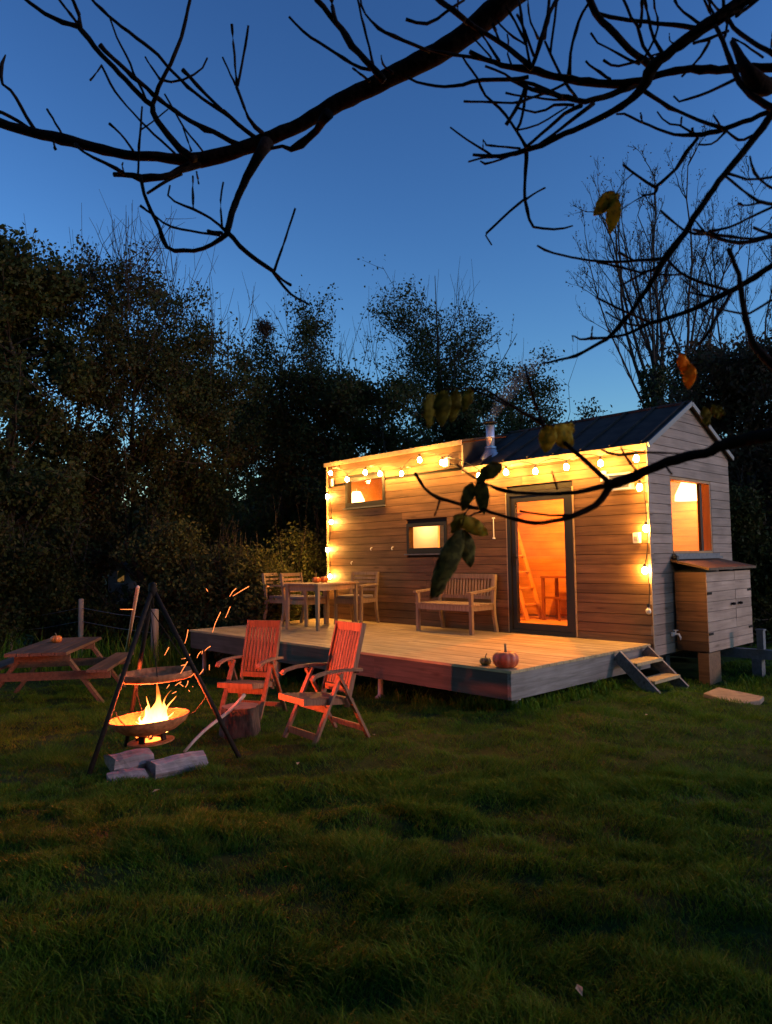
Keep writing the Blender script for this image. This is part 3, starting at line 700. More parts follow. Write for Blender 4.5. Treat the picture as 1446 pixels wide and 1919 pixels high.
# pumpkins
def pumpkin(name, label, loc, r, hgt, mat, lobes=9, group=None, stalk=.35, depth=.12, bend=.3):
    t = thing(name, label, 'pumpkin', loc, random.random()*6, group)
    na, nb = 54, 16; V = []
    for i in range(nb+1):
        ph = math.pi*i/nb
        for j in range(na):
            th = 2*math.pi*j/na; rib = 1-depth*abs(math.cos(lobes*th/2))**5*math.sin(ph)**.6
            rr = r*math.sin(ph)**.8*rib*(1+.03*math.sin(th*2+1)); z = hgt/2*(1-math.cos(ph))
            z -= hgt*.16*math.exp(-(math.sin(ph)/.35)**2)*(1 if i < 0 else (1 if ph > math.pi/2 else -0.5))
            V.append((rr*math.cos(th), rr*math.sin(th), z))
    V = np.array(V); V[:, 2] -= V[:, 2].min()
    F = [(i*na+j, i*na+(j+1) % na, (i+1)*na+(j+1) % na, (i+1)*na+j) for i in range(nb) for j in range(na)]
    MB().add(V, F).build('body', mat, t, True)
    zt = V[-1, 2]
    MB().tube([(0, 0, zt-.01), (.02*r, 0, zt+stalk*hgt*.3), (bend*r*.5, .05*r, zt+stalk*hgt*.7), (bend*r, .1*r, zt+stalk*hgt)], [r*.17, r*.10, r*.08, r*.10], 7).build('stalk', M_stalk, t, True)
    return t
P = on_z(945, 1254, ZK); pumpkin('pumpkin', 'large pink orange pumpkin on the near deck corner', (P[0]-.06, P[1]+.1, ZK), .138, .185, M_pumpkin2, 10, depth=.09, stalk=.42)
P = on_z(908, 1248, ZK); pumpkin('gourd', 'small dark green gourd beside the large pumpkin', (P[0]-.03, P[1]+.05, ZK), .058, .092, M_gourd, 8, stalk=.5)
a = N_+tu*.50+tv*.43; pumpkin('pumpkin', 'small orange pumpkin with long stalk on the deck table', (a[0], a[1], ZK+.723), .072, .10, M_pumpkin, 8, stalk=1.0, bend=.1)
a = N_+tu*.64+tv*.38; pumpkin('pumpkin', 'small round orange pumpkin with curled stalk on the deck table', (a[0], a[1], ZK+.723), .072, .105, M_pumpkin, 8, stalk=.25)

# ------------------------------------------------------------------ recliners by the fire
def recliner(label, loc, rz, group):
    t = thing('recliner_chair', label, 'chair', loc, rz, group)
    W = .245
    for s in (-1, 1):
        MB().bar((s*(W+.03), .02, .63), (s*(W+.03), -.29, 0), .024, .055, (1, 0, 0)).build('leg', M_rec, t)
        MB().bar((s*(W+.055), -.03, .625), (s*(W+.055), .30, 0), .024, .055, (1, 0, 0)).build('leg', M_rec, t)
        pts = [(-.31, .60), (-.28, .632), (-.16, .655), (.05, .655), (.24, .64)]
        m = MB()
        for (y0, z0), (y1, z1) in zip(pts[:-1], pts[1:]): m.bar((s*(W+.042), y0, z0), (s*(W+.042), y1, z1), .055, .026)
        m.build('armrest', M_rec, t)
        MB().bar((s*(W-.012), -.345, .40), (s*(W-.012), .17, .345), .024, .05, (0, 0, 1)).build('seat_rail', M_rec, t)
        MB().bar((s*(W-.013), .10, .30), (s*(W-.013), .31, 1.07), .026, .05, (0, 1, 0)).build('back_stile', M_rec, t)
        MB().bar((s*(W+.028), .22, .62), (s*(W+.0), .19, .62), .02, .02).build('pivot', M_iron, t)
    MB().bar((-W, -.352, .405), (W, -.352, .405), .03, .058).build('front_rail', M_rec, t)
    for i in range(7):
        x = -W+.045+i*(2*W-.09)/6; MB().bar((x, -.335, .425), (x, .14, .374), .055, .014, (0, 0, 1)).build('seat_slat', M_rec, t)
    def back(z): return .10+.21*(z-.30)/.77
    MB().bar((-W+.013, back(1.03), 1.03), (W-.013, back(1.03), 1.03), .022, .085, (0, 0, 1)).build('top_rail', M_rec, t)
    MB().bar((-W+.013, back(.45), .45), (W-.013, back(.45), .45), .022, .06, (0, 0, 1)).build('lower_rail', M_rec, t)
    for i in range(9):
        x = -W+.05+i*(2*W-.10)/8; MB().bar((x, back(.485), .485), (x, back(.99), .99), .034, .012, (0, 1, 0)).build('back_slat', M_rec, t)
    def fl(z): return .02-.31*(.63-z)/.63
    def bl(z): return -.03+.33*(.625-z)/.625
    MB().bar((-W-.018, fl(.31), .31), (W+.018, fl(.31), .31), .02, .06).build('crossbar', M_rec, t)
    MB().bar((-W-.018, fl(.08), .08), (W+.018, fl(.08), .08), .02, .06).build('crossbar', M_rec, t)
    MB().bar((-W-.043, bl(.09), .09), (W+.043, bl(.09), .09), .02, .05).build('crossbar', M_rec, t)
    t.scale = (.84, .95, .92)
    return t
a = on_ground(527, 1383); b = on_ground(575, 1402); c = on_ground(693, 1379)
m2 = (a+b)/2; ctr = (a+c)/2
G2 = 'folding recliners beside the fire'
r2 = recliner('right folding wooden recliner facing the fire bowl', (ctr[0], ctr[1], float(slope(ctr[0], ctr[1]))), R(-4), G2)
a = on_ground(400, 1345); c = on_ground(543, 1337); ctr = (a+c)/2
r1 = dup(r2, (ctr[0], ctr[1], float(slope(ctr[0], ctr[1]))), R(28), 'left folding wooden recliner behind the log stump')

# ------------------------------------------------------------------ fire
tl, tr, tb = on_ground(160, 1470), on_ground(447, 1418), on_ground(236, 1396)
cen = (tl+tr+tb)/3; fd = float((cen-CAM) @ _f)
apx = at_depth(286, 1103, fd+.02)
tri = thing('fire_tripod', 'tall black iron tripod standing over the fire bowl', 'tripod', tuple(cen), world=True)
for q in (tl, tr, tb):
    d = apx-q; MB().tube([q-d*.01, q+d*1.03], .019, 8).build('leg', M_iron, tri, True)
MB().lathe([(.0, .05), (.03, .04), (.035, -.02), (.03, -.06), (.0, -.07)], apx, 10).tube([apx, apx-np.array([0, 0, .16])], .012, 6).build('head', M_iron, tri, True)
pan_c = at_depth(294, 1263, fd)
pan = thing('grill_pan', 'round iron grill pan hanging inside the tripod above the flames', 'grill', tuple(pan_c))
MB().lathe([(.0, -.042), (.265, -.04), (.285, -.02), (.29, .02), (.28, .022), (.27, -.01), (.255, -.03), (.0, -.032)], k=36).build('pan', M_rust, pan, True)
for i in range(3):
    th = R(95+120*i); e = np.array([.29*math.cos(th), .29*math.sin(th), .015]); top = apx-pan_c-np.array([0, 0, .16])
    MB().tube([e, e*.5+top*.5, top], .004, 5).build('chain', M_iron, pan)
pan.rotation_euler = (R(1.5), R(-2), 0)
rim_c = at_depth(283, 1343, fd)
M_ember = glow('hot_embers', (1.0, .20, .03), 5.0)
bowl = thing('fire_bowl', 'rusty iron fire bowl on a short pedestal with a burning fire', 'fire bowl', (rim_c[0], rim_c[1], rim_c[2]-.20))
prof = [(.02, .085), (.10, .085), (.20, .115), (.27, .16), (.302, .20), (.312, .205), (.312, .195), (.28, .145), (.205, .095), (.10, .062), (.02, .062)]
MB().lathe(prof[4:]+[(.0, .062)], k=48).build('bowl', M_rust, bowl, True); MB().lathe([(.0, .085)]+prof[1:5], k=48).build('bowl_interior', M_soot, bowl, True)
MB().lathe([(.105, .0), (.18, .0), (.182, .012), (.105, .014)], k=40, closed=True).build('base_ring', M_rust, bowl)
for i in range(4):
    th = R(20+90*i); MB().bar((.12*math.cos(th), .12*math.sin(th), .014), (.11*math.cos(th), .11*math.sin(th), .075), .045, .02, (math.cos(th), math.sin(th), 0)).build('pedestal_leg', M_iron, bowl)
MB().lathe([(.0, .03), (.06, .026), (.09, .016), (.0, .0155)], k=24).build('fallen_embers', M_ember, bowl)
bowl.rotation_euler = (R(2), R(-3.5), R(10))
for i, q in enumerate((tl, tr, tb)):
    v = np.array([q[0]-rim_c[0], q[1]-rim_c[1]]); v /= np.linalg.norm(v)
    p0 = rim_c+np.array([v[0]*.30, v[1]*.30, .0]); s = (rim_c[2]+.17-q[2])/(apx[2]-q[2]); p1 = q+(apx-q)*s
    m = MB(); nl = 9
    for k in range(nl):
        u0 = k/nl; u1 = (k+1)/nl; e0 = p0*(1-u0)+p1*u0; e1 = p0*(1-u1)+p1*u1
        sag = np.array([0, 0, -.02]); m.tube([e0+sag*math.sin(math.pi*u0), e1+sag*math.sin(math.pi*u1)], .003 if k % 2 else .0048, 5)
    lone(m, 'chain', M_iron, ('iron chain from the front left tripod leg to the fire bowl', 'iron chain from the right tripod leg to the fire bowl', 'iron chain from the rear tripod leg to the fire bowl')[i], 'chain', 'chains holding the fire bowl')
# embers, burning sticks, flames
def char():
    m, n, o = newmat('burning_log'); L = n.links
    p = n.nodes.new('ShaderNodeBsdfPrincipled'); p.inputs['Base Color'].default_value = (.05, .03, .02, 1); p.inputs['Roughness'].default_value = .9
    tc = n.nodes.new('ShaderNodeTexCoord'); v = n.nodes.new('ShaderNodeTexNoise'); v.inputs['Scale'].default_value = 30; L.new(tc.outputs['Object'], v.inputs['Vector'])
    mr = n.nodes.new('ShaderNodeMapRange'); mr.inputs[1].default_value = .45; mr.inputs[2].default_value = .7; mr.inputs[4].default_value = 5; L.new(v.outputs[0], mr.inputs[0])
    p.inputs['Emission Color'].default_value = (1, .2, .03, 1); L.new(mr.outputs[0], p.inputs['Emission Strength']); L.new(p.outputs[0], o.inputs[0]); return m
M_char = char()
fc = rim_c+np.array([.0, .0, -.11])
frr = np.array([_r[0], _r[1], 0]); frr /= np.linalg.norm(frr); fff = np.array([-frr[1], frr[0], 0])
for i, lb in enumerate(('charred stick burning on the left of the fire bowl', 'charred stick burning across the middle of the fire bowl', 'charred stick burning on the right of the fire bowl')):
    th = .4+i*1.2; d = np.array([math.cos(th), math.sin(th), .25]); o_ = fc+np.array([.02*i-.02, .03-.03*i, .015])
    lone(MB().tube([o_-d*.13, o_, o_+d*.13], [.022, .026, .02], 8), 'burning_stick', M_char, lb, 'firewood', 'sticks burning in the bowl')
m = MB()
for i in range(60):
    th, rr = rng.random()*6.28, .17*math.sqrt(rng.random()); x, y = fc[0]+rr*math.cos(th), fc[1]+rr*math.sin(th); s = .012+.014*rng.random()
    m.bar((x-s, y, fc[2]-.008+.03*(rr/.17)**2), (x+s, y+s*.5, fc[2]+.008+.03*(rr/.17)**2), s*1.3, s)
o = lone(m, 'embers', M_ember, 'bed of glowing embers in the fire bowl', 'embers'); o['kind'] = 'stuff'
def flame_mat():
    m, n, o = newmat('flame'); L = n.links
    tc = n.nodes.new('ShaderNodeTexCoord'); sp = n.nodes.new('ShaderNodeSeparateXYZ'); L.new(tc.outputs['Object'], sp.inputs[0])
    ns = n.nodes.new('ShaderNodeTexNoise'); ns.inputs['Scale'].default_value = 14; ns.inputs['Detail'].default_value = 4
    mp = n.nodes.new('ShaderNodeMapping'); mp.inputs['Scale'].default_value = (1, 1, .35); L.new(tc.outputs['Object'], mp.inputs[0]); L.new(mp.outputs[0], ns.inputs['Vector'])
    ad = n.nodes.new('ShaderNodeMath'); ad.operation = 'MULTIPLY_ADD'; ad.inputs[1].default_value = .16; L.new(ns.outputs[0], ad.inputs[0]); L.new(sp.outputs['Z'], ad.inputs[2])
    cr = n.nodes.new('ShaderNodeValToRGB'); e = cr.color_ramp.elements; e[0].position = .08; e[0].color = (1, .44, .10, 1); e[1].position = .36; e[1].color = (1, .22, .03, 1)
    L.new(ad.outputs[0], cr.inputs[0])
    mr = n.nodes.new('ShaderNodeMapRange'); mr.inputs[1].default_value = .10; mr.inputs[2].default_value = .36; mr.inputs[3].default_value = 20; mr.inputs[4].default_value = 1.3
    L.new(ad.outputs[0], mr.inputs[0])
    em = n.nodes.new('ShaderNodeEmission'); L.new(cr.outputs[0], em.inputs[0]); L.new(mr.outputs[0], em.inputs[1])
    tr = n.nodes.new('ShaderNodeBsdfTransparent')
    lw = n.nodes.new('ShaderNodeLayerWeight'); lw.inputs[0].default_value = .35      # thin edges are see-through
    m2 = n.nodes.new('ShaderNodeMapRange'); m2.inputs[1].default_value = .25; m2.inputs[2].default_value = .95; m2.inputs[3].default_value = .12; m2.inputs[4].default_value = .9; L.new(lw.outputs['Facing'], m2.inputs[0])
    mx = n.nodes.new('ShaderNodeMixShader'); L.new(m2.outputs[0], mx.inputs[0]); L.new(em.outputs[0], mx.inputs[1]); L.new(tr.outputs[0], mx.inputs[2])
    L.new(mx.outputs[0], o.inputs[0]); return m
M_flame = flame_mat()
fire = thing('fire', 'bright yellow flames burning in the fire bowl', 'fire', tuple(fc))
# tongues: (offset right, depth, height, base radius, lean right, twist)
TON = [(.015, 0, .36, .075, .05, .02), (-.035, .02, .22, .06, .02, -.02), (.055, -.02, .23, .055, .05, .01), (-.07, 0, .13, .04, -.01, .0), (.085, .02, .27, .032, .075, .03),
       (.03, .05, .30, .05, .035, -.01), (.0, -.05, .19, .055, .01, .02), (-.095, .01, .08, .028, -.02, .0), (.105, -.01, .15, .026, .05, .01), (.025, -.02, .41, .034, .04, .03), (.05, .01, .33, .022, .11, .0), (-.02, -.03, .28, .022, .0, .02)]
for (dx, dy, hh, rb, ln, tw) in TON:
    nz, k = 14, 12; V = []
    ph = rng.random()*6
    for i in range(nz+1):
        t = i/nz; rr = rb*(1-t)**.75*(.55+.9*math.sin(math.pi*min(1, t*1.1+.25)))*.9+.001
        cx = dx+ln*t**1.6+.022*math.sin(t*7+ph)*t; cy = dy+tw*t+.018*math.sin(t*6+ph*2)*t
        for j in range(k):
            th = 2*math.pi*j/k; q = rr*(1+.28*math.sin(3*th+ph+t*5)*(.3+t))
            p = frr*(cx+q*math.cos(th))+fff*(cy+q*math.sin(th)*.8); V.append((p[0], p[1], hh*t-.01))
    F = [(i*k+j, i*k+(j+1) % k, (i+1)*k+(j+1) % k, (i+1)*k+j) for i in range(nz) for j in range(k)]
    MB().add(V, F).build('flame', M_flame, fire, True)
l = bpy.data.lights.new('light', 'POINT'); l.energy = 1850; l.color = (1, .125, .03); l.shadow_soft_size = .07
o = bpy.data.objects.new('light', l); COL.objects.link(o); o.parent = fire; o.location = tuple(frr*.02+np.array([0, 0, .145]))
# sparks
M_spark = glow('spark', (1.0, .22, .05), 4)
SPK = [[(436, 1117), (452, 1107), (466, 1099)], [(430, 1118), (436, 1108), (442, 1103)], [(386, 1103), (389, 1108)], [(422, 1158), (427, 1147), (431, 1137)], [(398, 1185), (403, 1168), (413, 1147)],
       [(346, 1206), (350, 1193), (352, 1180)], [(308, 1228), (313, 1219), (316, 1213)], [(383, 1220), (388, 1215), (394, 1211)], [(369, 1233), (371, 1227), (376, 1221)], [(378, 1226), (379, 1220)], [(340, 1235), (350, 1233)],
       [(355, 1239), (355, 1226)], [(392, 1256), (392, 1246)], [(372, 1266), (377, 1260), (381, 1254)], [(338, 1262), (345, 1250), (351, 1240)], [(334, 1252), (340, 1247), (346, 1246)], [(340, 1255), (346, 1262)],
       [(328, 1285), (333, 1281), (339, 1278)], [(347, 1288), (351, 1282), (352, 1276)], [(336, 1281), (343, 1286)], [(312, 1290), (317, 1283)], [(356, 1269), (363, 1263)], [(353, 1293), (355, 1296)], [(361, 1286), (361, 1287)], [(225, 1142), (240, 1142), (249, 1142)], [(500, 1098), (504, 1099)], [(310, 1268), (306, 1276)], [(322, 1300), (330, 1296)]]
for i, q in enumerate(SPK):
    dd = fd+rng.uniform(-.25, .35); P = [at_depth(x, y, dd) for x, y in q]
    r_ = np.linspace(.0013, .0026, len(P))
    lone(MB().tube(P, r_, 6), 'spark', M_spark, 'red level spark beside the leaning stake left of the tripod' if q[0] == (225, 1142) else 'lone spark in front of the dining chair backs' if q[0] == (500, 1098) else 'highest spark streak right of the tripod above the deck' if q[0] == (436, 1117) else 'tiny orange spark flying up from the fire', 'spark', 'sparks flying above the fire')

# split logs in front of the fire, stump, poker
def split_log(label, p, q, w_, h_, mat, zoff=0.0, tilt=0.0):
    p = np.array(p); q = np.array(q); d = q-p; Lh = np.linalg.norm(d); a = math.atan2(d[1], d[0])
    nx, sec = 9, [(-.5, .05), (-.42, -.0), (.40, -.0), (.5, .12), (.42, .62), (.1, 1.0), (-.22, .92), (-.48, .5)]
    V = []
    for i in range(nx):
        t = i/(nx-1)
        for (u, v) in sec:
            jx = rng.normal(0, .012) if i in (0, nx-1) else 0
            V.append(((t-.5)*Lh+jx, u*w_*(1+.05*math.sin(t*9+u*5))+rng.normal(0, .003), v*h_*(1+.06*math.sin(t*7+v*4))+rng.normal(0, .003)))
    k = len(sec); F = [(i*k+j, i*k+(j+1) % k, (i+1)*k+(j+1) % k, (i+1)*k+j) for i in range(nx-1) for j in range(k)]+[tuple(range(k))[::-1], tuple((nx-1)*k+j for j in range(k))]
    o = bpy.data.objects.new('firewood_log', MB().add(V, F).mesh('firewood_log')); COL.objects.link(o); o.data.materials.append(mat)
    o.location = ((p+q)/2).tolist(); o.location.z += zoff; o.rotation_euler = (tilt, 0, a)
    return tag(o, label, 'log', 'split logs in front of the fire bowl')
M_log = wood('split_birch', (.15, .11, .10), (.38, .31, .29), 'x', vary=.12, knots=False, freq=1.6)
g = lambda x, y: on_ground(x, y)
split_log('pale split log lying on the right in front of the fire bowl', g(282, 1456), g(374, 1436), .18, .125, M_log, tilt=.25)
split_log('lowest split log lying in the grass at the left', g(202, 1472), g(272, 1460), .13, .085, M_log)
split_log('reddish split log leaning on top of the lowest log', g(203, 1463), g(278, 1446), .20, .105, M_log, .08, .38)
sc = on_ground(450, 1373)
st_ = thing('log_stump', 'round log stump with rough bark beside the fire', 'stump', (sc[0], sc[1], float(slope(sc[0], sc[1]))-.02))
def bark():
    m, n, o = newmat('rough_bark'); L = n.links
    p = n.nodes.new('ShaderNodeBsdfPrincipled'); p.inputs['Roughness'].default_value = .95
    tc = n.nodes.new('ShaderNodeTexCoord'); mp = n.nodes.new('ShaderNodeMapping'); mp.inputs['Scale'].default_value = (16, 16, 5); L.new(tc.outputs['Object'], mp.inputs[0])
    v = n.nodes.new('ShaderNodeTexNoise'); v.inputs['Scale'].default_value = 1.3; v.inputs['Detail'].default_value = 8; L.new(mp.outputs[0], v.inputs['Vector'])
    cr = n.nodes.new('ShaderNodeValToRGB'); e = cr.color_ramp.elements; e[0].position = .35; e[0].color = (.018, .012, .009, 1); e[1].position = .72; e[1].color = (.10, .065, .048, 1)
    L.new(v.outputs[0], cr.inputs[0]); L.new(cr.outputs[0], p.inputs['Base Color'])
    b = n.nodes.new('ShaderNodeBump'); b.inputs['Strength'].default_value = 1; b.inputs['Distance'].default_value = .03; L.new(v.outputs[0], b.inputs['Height']); L.new(b.outputs[0], p.inputs['Normal'])
    L.new(p.outputs[0], o.inputs[0]); return m
M_bark = bark()
V = []; k, nz = 40, 8
for i in range(nz):
    t = i/(nz-1)
    for j in range(k):
        th = 2*math.pi*j/k; rr = .172*(1+.10*(1-t)**2)*(1+.05*math.sin(5*th+1)+.03*math.sin(13*th+t*3)+rng.normal(0, .012)); V.append((rr*math.cos(th), rr*math.sin(th), .27*t))
F = [(i*k+j, i*k+(j+1) % k, (i+1)*k+(j+1) % k, (i+1)*k+j) for i in range(nz-1) for j in range(k)]
bk = MB().add(V, F).build('bark', M_bark, st_, True)
top = np.array(V[(nz-1)*k:]); MB().add(np.concatenate([[(0, 0, .268)], top*[.985, .985, 1]]), [(0, 1+j, 1+(j+1) % k) for j in range(k)]).build('cut_face', plain('cut_stump_face', (.17, .11, .075), .85, noise=.3), st_)
p0 = on_ground(345, 1414); p1 = at_depth(458, 1305, float((sc-CAM) @ _f)-.14)
pk = [p0*(1-t)+p1*t+np.array([0, 0, .02+.02*math.sin(t*6)]) for t in np.linspace(0, 1, 8)]
lone(MB().tube(pk, np.linspace(.012, .017, 8), 8), 'poker_stick', plain('peeled_stick', (.42, .33, .27), .7, noise=.2), 'long peeled stick propped on the stump beside the fire', 'stick', smooth=True)

# ------------------------------------------------------------------ picnic table
gd = .31
nr, frc = on_z(124, 1222, .74-gd), on_z(190, 1193, .74-gd); tdir = (frc-nr)[:2]; LT = np.linalg.norm(tdir); tdir /= LT; pdir = np.array([-tdir[1], tdir[0]])
if pdir @ np.array([_r[0], _r[1]]) < 0: pdir = -pdir
pc = nr[:2]+tdir*LT/2-pdir*.36
pic = thing('picnic_table', 'weathered wooden picnic table on the lawn at the far left', 'picnic table', (pc[0], pc[1], float(slope(*pc))), math.atan2(tdir[1], tdir[0]))
HT = .74-gd-float(slope(*pc)); L2 = LT/2
for i in range(5): MB().box(-L2, L2, -.36+i*.145, -.36+i*.145+.137, HT-.04, HT+rng.uniform(-.002, .002)).build('plank', M_picnic, pic)
for s in (-1, 1):
    for (a, b) in ((.58, .70), (.705, .83)): MB().box(-L2+.05, L2-.05, min(s*a, s*b), max(s*a, s*b), .43, .465).build('seat_plank', M_picnic, pic)
    x = s*(L2-.28)
    MB().box(x-.02, x+.02, -.33, .33, HT-.14, HT-.043).build('top_bearer', M_picnic, pic)
    MB().box(x-.02, x+.02, -.82, .82, .325, .428).build('seat_bearer', M_picnic, pic)
    for q in (-1, 1): MB().bar((x+.045, q*.24, HT-.05), (x+.045, q*.74, -.03), .04, .10, (1, 0, 0)).build('leg', M_picnic, pic)
P = on_z(105, 1204, HT+float(slope(*pc)))
pumpkin('pumpkin', 'small two tone pumpkin on the picnic table', (P[0], P[1], HT+float(slope(*pc))), .075, .11, M_pumpkin, 8, stalk=.4)

# ------------------------------------------------------------------ fence, stake, far house
def post(px, py_top, d, hgt, rad, label, lean=(0, 0)):
    P = at_depth(px, 1085, d); g = float(slope(P[0], P[1]))
    zt = at_depth(px, py_top, d)[2]
    m = MB().tube([(P[0]+lean[0], P[1]+lean[1], g-.2), (P[0]+lean[0]*.4, P[1]+lean[1]*.4, (g+zt)/2), (P[0], P[1], zt-.012), (P[0], P[1], zt)], [rad, rad*1.02, rad, rad*.8], 10)
    lone(m, 'fence_post', M_post, label, 'fence post', 'round fence posts at the edge of the lawn', True); return np.array([P[0], P[1], zt])
f1 = post(152, 1122, 13.6, 1, .05, 'round wooden fence post behind the picnic table')
f2 = post(290, 1141, 12.6, 1, .065, 'round wooden fence post behind the tripod')
f0 = post(22, 1142, 14.0, 1, .05, 'dim fence post at the far left edge')
for i, dz in enumerate((.17, .42)):
    P = [f0+(0, 0, -dz), (f0+f1)/2+(0, 0, -dz-.03), f1+(0, 0, -dz), (f1+f2)/2+(0, 0, -dz-.02), f2+(0, 0, -dz)]
    lone(MB().tube(P, .006, 4), 'fence_wire', M_galv, ('upper strand of wire strung between the fence posts', 'lower strand of wire strung between the fence posts')[i], 'wire', 'wires of the fence')
a = at_depth(258, 1100, 9.5); b = on_ground(232, 1243)
lone(MB().tube([b, (a+b)/2+(0.01, 0, 0), a], .024, 8), 'stake', plain('pale_stake', (.45, .36, .26), .8, noise=.2), 'thin pale stake leaning behind the tripod', 'stake', smooth=True)

hp = at_depth(262, 1080, 34); hg = float(slope(hp[0], hp[1]))
far = thing('distant_house', 'distant house with pale roof edge and a lit window among the trees', 'house', (hp[0], hp[1], hg), math.atan2(_r[1], _r[0]))
MB().box(-1.5, 4.5, 0, 4, 0, 2.0).build('wall', plain('far_render', (.10, .09, .09), .9), far)
MB().add([(-1.9, -.3, 1.8), (4.9, -.3, 1.8), (4.9, 4.3, 1.8), (-1.9, 4.3, 1.8), (.3, 2, 3.4), (4.9, 2, 3.4)], [(0, 1, 5, 4), (1, 2, 5), (2, 3, 4, 5), (3, 0, 4), (3, 2, 1, 0)]).build('roof', plain('far_slates', (.07, .075, .085), .8, 0, .1), far)
MB().bar((-1.9, -.34, 1.82), (.3, 1.7, 3.44), .08, .12).build('verge', M_trim, far)
wn = MB().box(-1.05, -.75, -.03, -.01, 1.05, 1.55).build('window', glow('far_window', (1, .5, .12), .16), far)
MB().box(-1.2, -.7, -.05, -.031, .93, .985).build('sill', M_trim, wn)

# ------------------------------------------------------------------ trees
M_tbark = plain('tree_bark', (.035, .028, .021), .9, 0, .2, noise=.4, scale=12)
M_twig = plain('twig_bark', (.026, .02, .016), .85, 0, .2)
M_leafA = foliage('dark_leaves', [(.022, .034, .010), (.038, .052, .014), (.03, .042, .013), (.045, .05, .017), (.05, .04, .016)])
M_leafB = foliage('autumn_leaves', [(.02, .032, .011), (.032, .044, .014), (.045, .042, .015), (.024, .03, .012), (.042, .028, .013)])
M_leafC = foliage('reddish_leaves', [(.06, .045, .025), (.09, .045, .03), (.05, .05, .02), (.12, .06, .035)])
M_leafS = foliage('lit_shrub_leaves', [(.04, .055, .018), (.07, .085, .026), (.09, .085, .03), (.06, .06, .022)])  # string-light glow on the shrubs put into paler leaf colours
M_ivy = foliage('ivy_leaves', [(.02, .035, .012), (.035, .05, .016), (.05, .055, .02)], .15)
def leaf_soup(name, C, D, size, mat, parent, r, **kw):
    """small folded leaves at points C hanging along directions D"""
    px, py, _ = project(C)
    q = np.sqrt(((px-225)/42)**2+((py-1086)/46)**2)*(.75+.5*vnoise(px/14, py/14, 9)); keep = r.random(len(C)) > np.clip(1.5-q, 0, 1)*.97
    C = C[keep]; D = D[keep]; n = len(C)
    D = D/(np.linalg.norm(D, axis=1)[:, None]+1e-9)
    rd = r.normal(size=(n, 3)); S = np.cross(D, rd); S /= np.linalg.norm(S, axis=1)[:, None]+1e-9
    s = size*(.6+.8*r.random(n))[:, None]; Nn = np.cross(S, D)
    V = np.stack([C, C+D*s*.5+S*s*.30+Nn*s*.08, C+D*s, C+D*s*.5-S*s*.30+Nn*s*.08], 1)
    loc = np.array(parent.location); V = V.reshape(-1, 3)-loc
    k = np.arange(n)[:, None]*4
    F = np.concatenate([k+np.array([[0, 1, 2]]), k+np.array([[0, 2, 3]])])
    # shared vertices keep each leaf one island
    return fast_mesh(name, V, F, mat, parent, kind='stuff', **kw)
def curve(p, q, bend, r, n=6):
    t = np.linspace(0, 1, n)[:, None]; mid = (p+q)/2+bend
    return (1-t)**2*p+2*t*(1-t)*mid+t**2*q+np.concatenate([np.zeros((1, 3)), r.normal(0, np.linalg.norm(q-p)*.012, (n-2, 3)), np.zeros((1, 3))])
